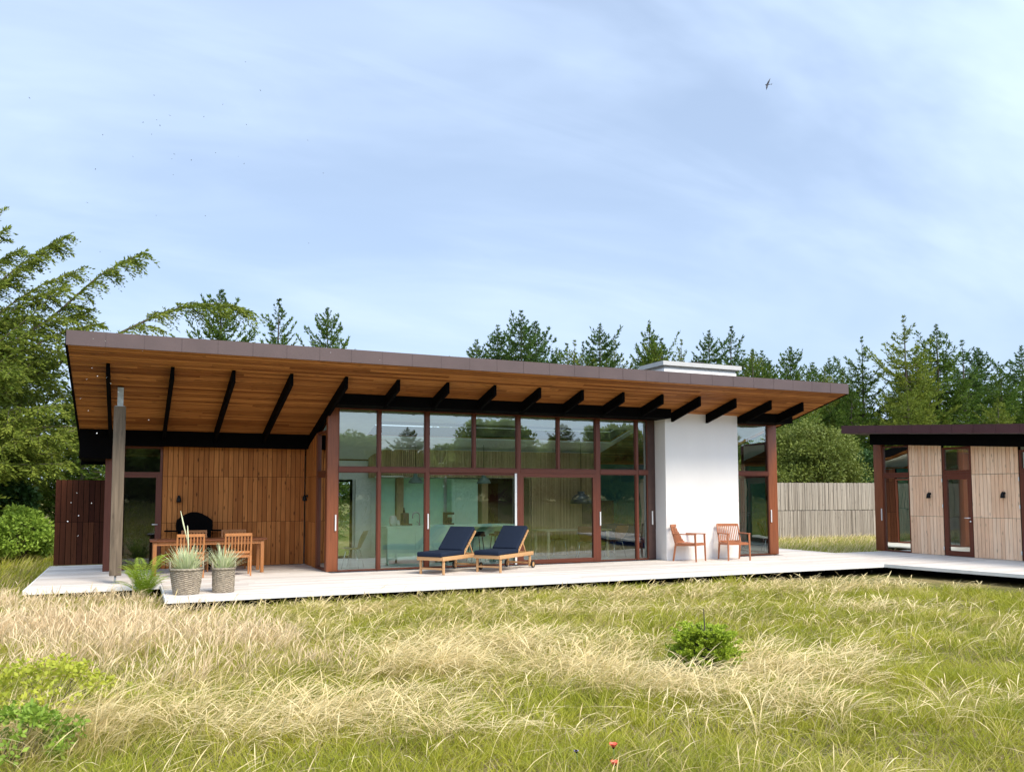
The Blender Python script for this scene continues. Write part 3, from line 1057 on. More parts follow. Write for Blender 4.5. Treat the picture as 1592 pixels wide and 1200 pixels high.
x = 17.2
while x < 29.9:
    w = rr.choice((.05, .06, .07, .085))
    for z0, z1 in ((-.10, 1.03), (1.05, 2.13)):
        d = rr.uniform(0, .02)
        mb.obox((x + w / 2, fy(x) + d, (z0 + z1) / 2), (w - .013, .022, z1 - z0 + rr.uniform(-.012, .012)), (0, 0, -.0997))
    x += w
mb.use(M['black'])
mb.obox((23.55, fy(23.55) + .06, 1.0), (12.6, .02, 2.1), (0, 0, -.0997))
fence = mb.build('fence', None, None, 'tall weathered grey board fence between the two houses', 'fence', loc=(23.5, 25.9, -.1))
for k in range(8):
    x = 17.3 + k * 1.75
    mb = MB().use(M['greypost']); mb.box(x - .05, x + .05, fy(x) + .09, fy(x) + .19, -.2, 2.05)
    mb.build('fence_post', None, fence)

# ------------------------------------------------------------------ furniture on the deck


def armchair(label, loc, rz):
    """built at the origin, facing -Y"""
    t_ = empty('armchair', (0, 0, 0), 0, label, 'chair', 'armchairs by the white wall')
    w, d = .275, .25
    mt = M['teakred']
    mb = MB().use(mt)
    for k in range(7):
        yy = -d + .02 + k * .066
        mb.box(-w + .03, w - .03, yy, yy + .052, .405 + .004 * abs(k - 3), .425 + .004 * abs(k - 3))
    mb.bar((-w, -d, .40), (-w, d, .385), .028, .05); mb.bar((w, -d, .40), (w, d, .385), .028, .05)
    mb.bar((-w + .014, -d, .40), (w - .014, -d, .40), .028, .05); mb.bar((-w + .014, d, .385), (w - .014, d, .385), .028, .05)
    mb.build('seat', None, t_)
    mb = MB().use(mt)
    bt, bz = d + .13, .84
    mb.bar((-w + .0, bt, bz), (w - .0, bt, bz), .03, .065)
    mb.bar((-w + .02, d + .01, .44), (w - .02, d + .01, .44), .026, .045)
    for k in range(10):
        xx = -w + .055 + k * (2 * w - .11) / 9
        mb.bar((xx, d + .012, .45), (xx, bt, bz - .02), .020, .014)
    mb.build('backrest', None, t_)
    for sx in (-1, 1):
        mb = MB().use(mt); mb.bar((sx * (w + .005), -d - .02, 0), (sx * w, -d, .63), .028, .03, w2=.036, h2=.042); mb.build('leg', None, t_)
        mb = MB().use(mt)
        mb.bar((sx * w, d + .07, 0), (sx * w, d, .42), .028, .032, w2=.036, h2=.044)
        mb.bar((sx * w, d, .42), (sx * w, bt, bz + .02), .036, .044, w2=.028, h2=.03)
        mb.build('leg', None, t_)
        mb = MB().use(mt)
        mb.rbox((sx * (w + .005), .02, .645), (.055, .60, .026), .008)
        mb.build('armrest', None, t_)
    t_.location = loc; t_.rotation_euler = (0, 0, rz); t_.scale = (1.05, 1.05, 1.05)
    return t_


armchair('red brown slatted armchair turned sideways, by the edge of the white wall', (13.02, 17.82, .001), radians(30))
armchair('red brown slatted armchair facing the lawn, half in front of the glass pane', (14.25, 17.62, .001), radians(-14))


def lounger(label, loc, rz):
    """built at the origin: foot end at -Y, raised back at +Y"""
    t_ = empty('sun_lounger', (0, 0, 0), 0, label, 'lounger', 'sun loungers in front of the glass')
    w, L0, L1 = .315, -.82, .80
    mt = M['teak']
    mb = MB().use(mt)
    for sx in (-1, 1): mb.rbox((sx * w, 0, .335), (.035, L1 - L0, .085), .006)
    for yy in (L0 + .018, L1 - .02, .18): mb.box(-w + .018, w - .018, yy - .018, yy + .018, .30, .37)
    for k in range(8):
        yy = L0 + .07 + k * .105
        mb.box(-w + .02, w - .02, yy, yy + .07, .352, .37)
    mb.build('frame', None, t_)
    for sx in (-1, 1):
        mb = MB().use(mt); mb.rbox((sx * (w - .03), L0 + .10, .148), (.042, .05, .292), .005); mb.build('leg', None, t_)
        mb = MB().use(mt); mb.rbox((sx * (w - .03), L1 - .10, .165), (.042, .05, .255), .005); lg = mb.build('leg', None, t_)
        mb = MB().use(M['rubber'])
        n = 18
        for r0, r1, x0, x1, mm in ((.055, .085, -.014, .014, 'rubber'), (0.0, .055, -.010, .010, 'teak')):
            mb.use(M[mm])
            ring = [(sx * (w + .03) + xx, L1 - .05 + r * cos(2 * pi * k / n), .086 + r * sin(2 * pi * k / n)) for xx in (x0, x1) for r in (r1, max(r0, .001)) for k in range(n)]
            fs = []
            for k in range(n):
                k2 = (k + 1) % n
                fs += [(k, k2, n + k2, n + k), (2 * n + k, 3 * n + k, 3 * n + k2, 2 * n + k2), (k, 2 * n + k, 2 * n + k2, k2)]
            mb.add(ring, fs)
        mb.build('wheel', None, t_)
    mb = MB().use(mt)
    mb.bar((-w + .03, L0 + .10, .12), (w - .03, L0 + .10, .12), .025, .04)
    mb.bar((-w + .03, L1 - .10, .12), (w - .03, L1 - .10, .12), .025, .04)
    mb.build('stretcher', None, t_)
    # raised back: slatted frame hinged at y=.18
    a = radians(43); hy, hz = .10, .375
    e = Vector((0, cos(a), sin(a))); nrm = Vector((0, -sin(a), cos(a)))
    mb = MB().use(mt)
    for sx in (-1, 1):
        p = Vector((sx * (w - .035), hy, hz)); mb.bar(p, p + e * .72, .028, .035, up=nrm)
    for k in range(8):
        p = Vector((0, hy, hz)) + e * (.06 + k * .088) + nrm * .022
        mb.bar(p - Vector((w - .02, 0, 0)), p + Vector((w - .02, 0, 0)), .05, .014, up=nrm)
    for sx in (-1, 1):
        p = Vector((sx * (w - .06), hy, hz)) + e * .38; mb.bar(p, (sx * (w - .06), .55, .36), .02, .025)
    mb.build('backrest', None, t_)
    mb = MB().use(M['navy'])
    mb.rbox((0, (L0 + hy) / 2 - .01, .423), (2 * w + .0, hy - L0 + .02, .10), .03, seg=3)
    mb.build('cushion', None, t_)
    mb = MB().use(M['navy'])
    c0 = Vector((0, hy - .03, hz + .03)) + e * .355 + nrm * .075
    mb.rbox(c0, (2 * w, .72, .095), .03, (a, 0, 0), seg=3)
    mb.build('back_cushion', None, t_)
    t_.location = loc; t_.rotation_euler = (0, 0, rz)
    return t_


lounger('wooden sun lounger with navy cushion, in front of the kitchen island', (6.46, 17.60, .001), radians(-52))
lounger('wooden sun lounger with navy cushion, in front of the door jamb', (7.74, 17.54, .001), radians(-52))


# dining set under the roof
def dchair(label, loc, rz):
    """dining chair at the origin facing +Y"""
    t_ = empty('dining_chair', (0, 0, 0), 0, label, 'chair', 'dining chairs on the terrace')
    w, d = .255, .22
    mt = M['teakdining']
    mb = MB().use(mt)
    for k in range(6): mb.box(-w + .03, w - .03, -d + .03 + k * .07, -d + .085 + k * .07, .425, .442)
    for sx in (-1, 1): mb.bar((sx * w, -d, .41), (sx * w, d, .42), .026, .05)
    mb.bar((-w, d, .42), (w, d, .42), .026, .05); mb.bar((-w, -d, .41), (w, -d, .41), .026, .05)
    mb.build('seat', None, t_)
    mb = MB().use(mt)
    bt, bz = -d - .10, .865
    mb.bar((-w, bt, bz), (w, bt, bz), .028, .06)
    mb.bar((-w + .02, -d - .02, .50), (w - .02, -d - .02, .50), .022, .04)
    for k in range(7):
        xx = -w + .065 + k * (2 * w - .13) / 6
        mb.bar((xx, -d - .02, .50), (xx, bt, bz - .02), .024, .014)
    mb.build('backrest', None, t_)
    for sx in (-1, 1):
        mb = MB().use(mt); mb.bar((sx * w, d, 0), (sx * w, d, .43), .03, .03, w2=.038, h2=.038); mb.build('leg', None, t_)
        mb = MB().use(mt)
        mb.bar((sx * w, -d - .04, 0), (sx * w, -d, .42), .03, .03, w2=.038, h2=.042)
        mb.bar((sx * w, -d, .42), (sx * w, bt, bz + .025), .038, .042, w2=.03, h2=.03)
        mb.build('leg', None, t_)
    t_.location = loc; t_.rotation_euler = (0, 0, rz)
    return t_


dchair('slatted teak dining chair with its back to the lawn, behind the larger basket', (1.16, 18.78, .001), 0.03)
dchair('slatted teak dining chair with its back to the lawn, behind the smaller basket', (2.11, 18.78, .001), -.03)
dchair('teak dining chair across the table, in front of the black hood', (1.36, 20.12, .001), pi)
dchair('teak dining chair across the table, in front of bare wall boards', (2.22, 20.12, .001), pi + .02)
tb = empty('dining_table', (1.6, 19.6, 0), 0, 'long teak dining table under the roof with dark top', 'table')
mb = MB().use(M['tabletop'])
for k in range(8): mb.box(.42, 2.79, 19.2 + k * .106, 19.303 + k * .106, .715, .742)
mb.build('tabletop', None, tb)
mb = MB().use(M['teakdining'])
mb.box(.50, 2.71, 19.26, 19.285, .63, .713); mb.box(.50, 2.71, 19.95, 19.975, .63, .713)
mb.box(.50, .525, 19.287, 19.948, .63, .713); mb.box(2.685, 2.71, 19.287, 19.948, .63, .713)
mb.build('apron', None, tb)
for xx in (.49, 2.66):
    for yy in (19.255, 19.925):
        mb = MB().use(M['teakdining']); mb.rbox((xx + .03, yy + .027, .355), (.07, .07, .708), .006); mb.build('leg', None, tb)

# covered barbecue
bq = empty('barbecue', (1.38, 20.78, 0), 0, 'black hooded barbecue standing against the brown board wall', 'barbecue')
mb = MB().use(M['black'])
prof = [(-.38, .885), (-.39, 1.0), (-.37, 1.12), (-.27, 1.20), (-.14, 1.27), (-.05, 1.30), (.05, 1.30), (.14, 1.27), (.27, 1.20), (.37, 1.12), (.39, 1.0), (.38, .885)]
n = len(prof)
ya, yb = 20.56, 20.98
vs = [(1.38 + x, ya, z) for x, z in prof] + [(1.38 + x, yb, z) for x, z in prof]
mb.add(vs, [tuple(range(n))[::-1], tuple(range(n, 2 * n))] + [(k, (k + 1) % n, n + (k + 1) % n, n + k) for k in range(n)])
mb.build('hood', None, bq)
mb = MB().use(M['black'])
mb.rbox((1.38, 20.77, .46), (.70, .44, .86), .02)
mb.build('body', None, bq)
for sx in (-1, 1):
    mb = MB().use(M['black']); mb.rbox((1.38 + sx * .50, 20.77, .875), (.27, .40, .025), .008); mb.build('shelf', None, bq)
for sx in (-1, 1):
    mb = MB().use(M['rubber'])
    mb.tube([(1.38 + sx * .30, 20.57, .045), (1.38 + sx * .34, 20.57, .045)], .042, 12)
    mb.build('wheel', None, bq)


# planters
def basket(label, loc, r0, r1, h, seed, nb, bl, spike):
    t_ = empty('planter', loc, 0, label, 'planter', 'wicker planters at the deck edge')
    rg = random.Random(seed)
    mb = MB().use(M['basket'])
    n = 44
    nr = 24
    rings = []
    for k in range(nr + 1):
        f_ = k / nr
        z = .004 + h * f_
        r = r0 + (r1 - r0) * f_ ** .8
        ring = []
        for i in range(n):
            # over-and-under weave: each course bulges on alternate stakes
            wv = .007 * (1 if (i // 2 + k) % 2 else -1)
            a = 2 * pi * i / n
            ring.append((loc[0] + (r + wv) * cos(a), loc[1] + (r + wv) * sin(a), loc[2] + z + rg.uniform(-.003, .003)))
        rings.append(ring)
    vs = [p for R_ in rings for p in R_]
    fs = [(k * n + i, k * n + (i + 1) % n, (k + 1) * n + (i + 1) % n, (k + 1) * n + i) for k in range(nr) for i in range(n)]
    fs.append(tuple(range(n))[::-1])
    mb.add(vs, fs, False)
    pts = [(loc[0] + r1 * cos(2 * pi * k / 40), loc[1] + r1 * sin(2 * pi * k / 40), loc[2] + h + .01 + .004 * sin(k * 3)) for k in range(41)]
    mb.tube(pts, .02, 8, False)
    mb.build('basket', None, t_)
    for s_ in (-1, 1):
        mb = MB().use(M['basket'])
        pts = []
        for k in range(13):
            a = pi * k / 12
            pts.append((loc[0] + s_ * (r1 - .005) + .0 * cos(a), loc[1] + .085 * cos(a), loc[2] + h + .01 + .12 * sin(a)))
        mb.tube(pts, .014, 7)
        mb.build('handle', None, t_)
    mb = MB().use(M['soil'])
    mb.lathe([(r1 - .03, h - .05), (.01, h - .03)], loc, 24)
    mb.build('soil', None, t_)
    # plant: arching blades
    mb = MB().use(M['spiky'])
    for k in range(nb):
        a = rg.uniform(0, 2 * pi); rr_ = rg.uniform(0, r1 * .55)
        b0 = Vector((loc[0] + rr_ * cos(a), loc[1] + rr_ * sin(a), loc[2] + h - .05))
        lean = rg.uniform(.1, .95) * (.4 + rr_ / r1)
        L_ = bl * rg.uniform(.55, 1.15)
        a2 = a + rg.uniform(-.5, .5)
        d = Vector((cos(a2), sin(a2), 0)); sd_ = Vector((-sin(a2), cos(a2), 0))
        w0 = rg.uniform(.005, .010)
        prev = None
        vs = []
        for j in range(6):
            s_ = j / 5
            p = b0 + d * (L_ * (lean * s_ + .15 * s_ * s_)) + Vector((0, 0, L_ * (s_ * (1 - lean * .45) - .28 * lean * s_ * s_)))
            ww = w0 * (1 - s_ ** 2.2) + .001
            vs += [p - sd_ * ww, p + sd_ * ww]
        mb.add(vs, [(2 * j, 2 * j + 1, 2 * j + 3, 2 * j + 2) for j in range(5)])
    if spike:
        for (dx_, dy_, hh, lx) in spike:
            b0 = Vector((loc[0] + dx_, loc[1] + dy_, loc[2] + h - .05))
            mb.tube([b0, b0 + Vector((lx * .4, 0, hh * .5)), b0 + Vector((lx, 0, hh * .8)), b0 + Vector((lx * 1.35, 0, hh))], [.006, .006, .014, .004], 6)
    mb.build('plant', None, t_)
    return t_


basket('larger wicker planter beside the fern, spiky pale plant with a tall flower stalk', (.93, 15.62, .001), .205, .268, .415, 3, 300, .48, [(.04, 0, .80, -.03), (.06, .02, 1.05, -.13)])
basket('smaller wicker planter with spiky pale grass, in front of a dining chair', (1.54, 15.66, .001), .178, .192, .40, 5, 190, .50, None)


# wall lamps: small black bell shades
def wlamp(label, loc, nrm):
    t_ = empty('wall_lamp', loc, 0, label, 'wall lamp', 'black outdoor wall lamps')
    nv = Vector(nrm)
    c0 = Vector(loc) + nv * .075
    mb = MB().use(M['blackmetal'])
    mb.lathe([(.056, -.078), (.054, -.04), (.045, .02), (.030, .05), (.014, .07), (.012, .085)], c0, 18, True)
    mb.build('shade', None, t_)
    mb = MB().use(M['blackmetal'])
    mb.tube([Vector(loc) + nv * .003 + Vector((0, 0, .045)), c0 + Vector((0, 0, .045))], .012, 8)
    mb.tube([Vector(loc) + nv * .003 + Vector((0, 0, .045)), Vector(loc) + nv * .02 + Vector((0, 0, .045))], .036, 12)
    mb.build('bracket', None, t_)


wlamp('black bell wall lamp on brown boards above the barbecue', (1.05, 21.078, 1.60), (0, -1, 0))
wlamp('black bell wall lamp on the narrow brown side wall of the terrace', (3.953, 20.78, 1.62), (-1, 0, 0))
wlamp('black bell wall lamp on the narrower pale panel of the guest house', (GXF - .023, 16.72, 1.64), (-1, 0, 0))
wlamp('black bell wall lamp on the wider pale panel of the guest house', (GXF - .023, 14.52, 1.65), (-1, 0, 0))

# ------------------------------------------------------------------ things inside the house
isl = empty('kitchen_island', (7.3, 20.2, 0), 0, 'mint green kitchen island with long overhanging worktop', 'kitchen island')
mb = MB().use(M['mint'])
for a, b_ in ((5.66, 6.36), (6.364, 7.06), (7.064, 7.72)):
    mb.box(a, b_, 19.76, 19.79, .13, .88)
mb.box(5.68, 7.70, 19.80, 20.58, .02, .875)
mb.box(5.70, 7.70, 19.80, 19.83, .004, .12)
mb.box(7.705, 9.0, 20.40, 20.58, .004, .875)
mb.build('cabinet', None, isl)
mb = MB().use(M['mint'])
mb.box(5.63, 9.06, 19.74, 20.62, .885, .925)
mb.box(9.03, 9.06, 19.74, 20.62, .004, .884)
mb.build('worktop', None, isl)
mb = MB().use(M['steel'])
pts = [(6.62, 20.25, .927), (6.62, 20.25, 1.16)] + [(6.62 - .09 + .09 * cos(a), 20.25, 1.16 + .09 * sin(a)) for a in [pi * k / 8 for k in range(1, 9)]] + [(6.44, 20.25, 1.10)]
mb.tube(pts, .016, 8)
mb.tube([(6.62, 20.25, .927), (6.62, 20.25, .98)], .024, 10)
mb.tube([(6.62, 20.25, .96), (6.55, 20.25, 1.02)], .010, 6)
mb.build('tap', None, isl)


def prop(name, label, cat, fn, loc, group=None):
    mb = MB(); fn(mb, loc)
    return mb.build(name, None, None, label, cat, group, loc=loc)


def vase(mb, c): mb.use(M['ceramic']).lathe([(.055, 0), (.09, .05), (.10, .12), (.09, .20), (.06, .25), (.05, .25), (.04, .23)], c, 20)


prop('vase', 'rounded cream vase standing on the mint island', 'vase', vase, (5.92, 20.2, .926))
prop('jar', 'small pale jar beside the cream vase', 'jar', lambda mb, c: mb.use(M['ceramic']).lathe([(.04, 0), (.045, .03), (.042, .09), (.03, .10), (.036, .11), (.02, .135)], c, 16), (6.08, 20.28, .926))


def coffee(mb, c):
    mb.use(M['darkbrown'])
    mb.rbox((c[0], c[1], c[2] + .155), (.17, .22, .31), .03)
    mb.rbox((c[0] + .07, c[1], c[2] + .02), (.20, .2, .035), .01)
    mb.lathe([(.03, .31), (.028, .36), (.012, .40), (.016, .44)], (c[0] - .02, c[1], c[2]), 12)


prop('coffee_machine', 'dark rounded coffee machine beside the kitchen tap', 'coffee machine', coffee, (6.28, 20.4, .926))


def coffee2(mb, c):
    mb.use(M['blackmetal'])
    mb.rbox((c[0], c[1], c[2] + .02), (.24, .2, .04), .01)
    mb.rbox((c[0] - .09, c[1], c[2] + .16), (.07, .18, .28), .01)
    mb.rbox((c[0], c[1], c[2] + .285), (.24, .2, .06), .01)
    mb.lathe([(.05, .045), (.065, .09), (.06, .15), (.045, .19)], (c[0] + .03, c[1], c[2]), 16)


prop('coffee_maker', 'black filter coffee maker with glass jug, near the tall cabinet', 'coffee maker', coffee2, (7.45, 20.42, .926))
cab = empty('tall_cabinet', (8.45, 22.1, 0), 0, 'tall mint green cabinet beside the oak post', 'cabinet')
mb = MB().use(M['mint']); mb.box(8.08, 8.86, 21.92, 22.30, .06, 2.12); mb.build('body', None, cab)
mb = MB().use(M['mint']); mb.box(8.09, 8.20, 21.895, 21.917, .07, 2.11); mb.build('door', None, cab)
mb = MB().use(M['mint']); mb.box(8.205, 8.85, 21.895, 21.917, .07, 2.11); mb.build('door', None, cab)
mb = MB().use(M['black']); mb.box(8.1, 8.84, 21.95, 22.28, .004, .058); mb.build('plinth', None, cab)
for xx, lb in ((6.72, 'sage bell pendant lamp hanging above the kitchen tap'), (8.62, 'sage bell pendant lamp hanging in front of the tall cabinet')):
    t_ = empty('pendant_lamp', (xx, 20.9, 1.98), 0, lb, 'pendant lamp', 'pendant lamps over the island')
    mb = MB().use(M['pendant'])
    mb.lathe([(.19, 0), (.185, .03), (.15, .10), (.07, .17), (.05, .20), (.05, .25)], (xx, 20.9, 1.98), 24)
    mb.build('lamp_shade', None, t_)
    mb = MB().use(M['black']); mb.tube([(xx, 20.9, 2.23), (xx, 20.9, zs(20.9) - .062)], .006, 6); mb.build('cable', None, t_)


def stool(label, loc):
    t_ = empty('bar_stool', (0, 0, 0), 0, label, 'bar stool', 'bar stools at the island')
    mb = MB().use(M['blackmetal'])
    mb.rbox((0, 0, .665), (.38, .34, .06), .028, seg=3)
    mb.rbox((0, .16, .71), (.34, .05, .10), .02)
    mb.build('seat', None, t_)
    for sx in (-1, 1):
        for sy in (-1, 1):
            mb = MB().use(M['blackmetal']); mb.tube([(sx * .12, sy * .11, .64), (sx * .19, sy * .17, 0)], .011, 7); mb.build('leg', None, t_)
    mb = MB().use(M['blackmetal'])
    c_ = [(-.175, -.157, .22), (.175, -.157, .22), (.175, .157, .22), (-.175, .157, .22), (-.175, -.157, .22)]
    for i in range(4): mb.tube([c_[i], c_[i + 1]], .008, 6)
    mb.build('footrest', None, t_)
    t_.location = loc
    t_.rotation_euler = (0, 0, pi)


stool('black bar stool seen between the two sun loungers', (8.02, 19.95, .003))
stool('black bar stool half hidden by the back of a sun lounger', (8.62, 19.95, .003))

dt = empty('indoor_table', (10.9, 20.3, 0), 0, 'pale topped dining table inside by the slatted wall', 'table')
mb = MB().use(M['birchtable']); mb.rbox((10.95, 20.3, .735), (2.0, .9, .028), .006); mb.build('tabletop', None, dt)
for xx in (10.05, 11.85):
    for yy in (19.92, 20.68):
        mb = MB().use(M['birchtable']); mb.rbox((xx, yy, .36), (.06, .06, .712), .006); mb.build('leg', None, dt)


def shell(label, loc, rz, col='brownleather', name='shell_chair'):
    """moulded shell chair at the origin facing +Y"""
    t_ = empty(name, (0, 0, 0), 0, label, 'chair', 'shell chairs round the indoor table')
    mb = MB().use(M[col])
    vs = []; nu, nv = 9, 12
    for j in range(nv):
        s_ = j / (nv - 1)
        if s_ < .5:
            q = s_ / .5; y, z = .23 - .40 * q, .455 - .025 * sin(pi * q)
        else:
            q = (s_ - .5) / .5; a = q * radians(78)
            y, z = -.17 - .13 * (1 - cos(a)) - .02 * q - .045 * sin(a), .455 + .40 * q ** 1.15
        wd = .22 if s_ < .45 else (.22 - .11 * sin(pi * min(1, (s_ - .45) / .3)) if s_ < .60 else .15 + .09 * sin(pi * min(1., (s_ - .6) / .55)))
        for i in range(nu):
            u = -1 + 2 * i / (nu - 1)
            vs.append((u * wd, y + (.03 * u * u if s_ > .5 else 0), z + (.0 if s_ > .5 else .018 * u * u)))
    fs = [(j * nu + i, j * nu + i + 1, (j + 1) * nu + i + 1, (j + 1) * nu + i) for j in range(nv - 1) for i in range(nu - 1)]
    mb.add(vs, fs, True)
    sh = mb.build('shell', None, t_)
    md = sh.modifiers.new('thick', 'SOLIDIFY'); md.thickness = .012; md.offset = 0
    for sx in (-1, 1):
        for sy in (-1, 1):
            mb = MB().use(M['chrome']); mb.tube([(sx * .06, sy * .05, .43), (sx * .16, sy * .12, .41), (sx * .22, sy * .20, 0)], .009, 7); mb.build('leg', None, t_)
    t_.location = loc; t_.rotation_euler = (0, 0, rz)


shell('brown shell chair at the indoor table, back to the sliding door', (11.05, 19.75, .003), radians(-20))
shell('brown shell chair at the indoor table, behind the narrow lower pane', (11.95, 19.72, .003), radians(15))
shell('brown shell chair on the far side of the indoor table', (10.85, 20.95, .003), pi)
dome = empty('dome_lamp', (11.3, 20.4, 1.43), 0, 'large dark dome lamp hanging over the indoor dining table', 'pendant lamp')
mb = MB().use(M['dome'])
mb.lathe([(.30, 0)] + [(.30 * cos(k * pi / 18), .30 * sin(k * pi / 18) * .95) for k in range(1, 8)] + [(.10, .285), (.10, .335), (.02, .34)], (11.3, 20.4, 1.43), 28)
mb.build('lamp_shade', None, dome)
mb = MB().use(M['black']); mb.tube([(11.3, 20.4, 1.77), (11.3, 20.4, zs(20.4) + .20)], .006, 6); mb.build('cable', None, dome)
mb = MB().use(M['darkbrown']); mb.rbox((12.22, 21.065, 1.18), (1.02, .04, .66), .006)
mb.build('picture', None, None, 'dark brown wall panel hung on the slatted wall behind the table', 'picture', loc=(12.22, 21.065, .85))
so = empty('sofa', (13.4, 21.6, 0), 0, 'deep blue sofa inside behind the narrow pane', 'sofa')
mb = MB().use(M['blue']); mb.rbox((13.4, 21.5, .25), (1.5, .8, .30), .05, seg=3); mb.build('seat', None, so)
mb = MB().use(M['blue']); mb.rbox((13.4, 21.95, .50), (1.5, .2, .62), .05, seg=3); mb.build('backrest', None, so)
for sx in (-1, 1):
    for sy in (-1, 1):
        mb = MB().use(M['black']); mb.tube([(13.4 + sx * .65, 21.5 + sy * .33, .003), (13.4 + sx * .65, 21.5 + sy * .33, .10)], .02, 8); mb.build('leg', None, so)
# chrome framed chair in the left bay
shell('chrome legged chair inside the corner bay near the back door', (4.75, 19.45, .003), radians(60), 'birchtable')
# dark wing chair and table behind the end pane
shell('black shell chair inside behind the end pane of the house', (15.9, 19.7, .003), radians(120), 'blackmetal')

# ------------------------------------------------------------------ meadow grass


def blades(P, h, w, az, lean, curl, seg, head=0., face=None, rng=RNG):
    """curved ribbons rooted at P (n,3): height h, width w, leaning towards azimuth az (radians), one ribbon per row"""
    n = len(P)
    s = np.linspace(0, 1, seg + 1)[None, :]
    h = h[:, None]
    hor = h * (lean[:, None] * s + curl[:, None] * s ** 2.4)
    ver = h * (s * (1 - .30 * lean[:, None]) - (.42 * curl[:, None]) * s ** 3.0)
    dx_, dy_ = np.cos(az)[:, None], np.sin(az)[:, None]
    if face is None: face = rng.uniform(0, pi, n)
    fx, fy = np.cos(face)[:, None], np.sin(face)[:, None]
    if head:
        wp = np.where(s < .58, .42, .42 + head * np.sin(np.clip((s - .58) / .42, 0, 1) * pi * .92) ** .8)
        wp = wp * np.where(s > .985, .15, 1)
    else:
        wp = (1 - s ** 1.8) * .94 + .06
    ww = w[:, None] * wp * .5
    cx = P[:, 0:1] + hor * dx_; cy = P[:, 1:2] + hor * dy_; cz = P[:, 2:3] + ver
    A = np.stack([cx - fx * ww, cy - fy * ww, cz], -1)
    B = np.stack([cx + fx * ww, cy + fy * ww, cz], -1)
    V = np.stack([A, B], 2).reshape(n, -1, 3)
    k = 2 * (seg + 1)
    base = np.array([[2 * j, 2 * j + 1, 2 * j + 3, 2 * j + 2] for j in range(seg)])
    F = (np.arange(n)[:, None, None] * k + base[None]).reshape(-1, 4)
    return V.reshape(-1, 3), F


def vnoise(x, y, sc, seed):
    """smooth value noise in 0..1"""
    r = np.random.default_rng(seed)
    T_ = r.random((64, 64))
    u, v = x * sc + 900, y * sc + 900
    i, j = np.floor(u).astype(int), np.floor(v).astype(int)
    fu, fv = u - i, v - j
    fu = fu * fu * (3 - 2 * fu); fv = fv * fv * (3 - 2 * fv)
    g = lambda a, b: T_[a % 64, b % 64]
    return (g(i, j) * (1 - fu) + g(i + 1, j) * fu) * (1 - fv) + (g(i, j + 1) * (1 - fu) + g(i + 1, j + 1) * fu) * fv


def on_built(x, y):
    """under the decks and buildings, where nothing grows"""
    d = ((x > -1.72) & (x < .58) & (y > 17.33) & (y < 23.2)) | ((x > .55) & (y > 14.93) & (y < 23.0) & (x < 18.55))
    d |= (x > 16.62 + (15 - y) * .135 - .06) & (y < 18.62) & (x < 26)
    d |= (y > fy(x) - .12) & (y < fy(x) + .25) & (x > 17)
    return d


# clumps of tall dry grass: x, y, radius along, radius across, turn, weight
CL = [(-1.0, 13.6, 2.6, 1.9, -.6, 1.15), (1.0, 11.6, 1.8, 1.0, -.6, .95), (-.2, 11.0, 1.3, .9, -.6, .9), (.9, 9.6, 1.0, .7, -.5, .6),
      (3.9, 9.75, 1.5, .75, -.45, 1.3), (5.1, 9.3, 1.0, .6, -.45, 1.0), (2.75, 8.9, .9, .55, -.5, 1.1), (4.1, 8.2, 1.1, .55, -.45, .9),
      (6.15, 7.35, .55, .5, -.4, 1.3), (6.35, 6.75, .6, .3, -.5, 1.1), (5.2, 7.0, .7, .3, -.5, .6), (4.55, 6.45, 1.1, .30, -.75, 1.0), (5.05, 5.5, .8, .28, -.8, .9), (4.2, 5.3, .6, .35, -.7, .55),
      (2.0, 7.4, 1.1, .5, -.4, .65), (1.3, 6.9, 1.0, .45, -.4, .75), (2.3, 6.2, .9, .35, -.4, .55), (.6, 7.9, .8, .5, -.5, .6), (-.3, 7.8, .9, .5, 0, .9),
      (7.4, 7.2, .5, .35, -.5, .6), (8.0, 8.3, .9, .3, -.5, .45), (6.6, 5.0, .5, .25, -.7, .5), (9.6, 9.4, 1.4, .4, -.4, .4), (11.3, 10.5, 1.6, .6, -.4, .5), (6.5, 12.0, 3, .5, -.45, .45),
      (8.5, 13.7, 4.5, .8, -.05, .6), (3.5, 13.9, 2.5, .7, -.1, .55), (13.2, 13.0, 2.2, .9, -.1, .6), (-1.8, 16.5, 1.3, 1.2, 0, .9), (-.4, 16.4, .9, .7, 0, .9), (7.0, 4.4, .5, .4, 0, .4)]


def dry(x, y):
    d = np.zeros_like(x)
    for cx, cy, ra, rb, a, w in CL:
        u = (x - cx) * cos(a) + (y - cy) * sin(a); v = -(x - cx) * sin(a) + (y - cy) * cos(a)
        d = np.maximum(d, w * np.exp(-((u / ra) ** 2 + (v / rb) ** 2)))
    return d


def fan(n, r0, r1, pw, a0=-46, a1=50, seed=1):
    """points in front of the house, denser towards the near meadow"""
    r_ = np.random.default_rng(seed)
    u = r_.random(n)
    k = 2 - pw
    r = (r0 ** k + u * (r1 ** k - r0 ** k)) ** (1 / k)
    a = YAW + np.radians(r_.uniform(a0, a1, n))
    x, y = r * np.sin(a), r * np.cos(a)
    m = ~on_built(x, y)
    return x[m], y[m], r[m], r_


def tufts(x, y, r, k, rad, g2):
    """turn points into tufts of about k blades that spread outwards"""
    n = len(x)
    m_ = np.maximum(1, g2.poisson(k, n))
    rep = np.repeat(np.arange(n), m_)
    a = g2.uniform(0, 2 * pi, len(rep)); q = np.abs(g2.normal(0, 1, len(rep))) * rad * np.repeat(g2.uniform(.5, 1.5, n), m_)
    return x[rep] + q * np.cos(a), y[rep] + q * np.sin(a), r[rep], a, q / rad, rep


def lay(x, y, dz=-.01): return np.stack([x, y, ground_z(x, y) + dz], -1)


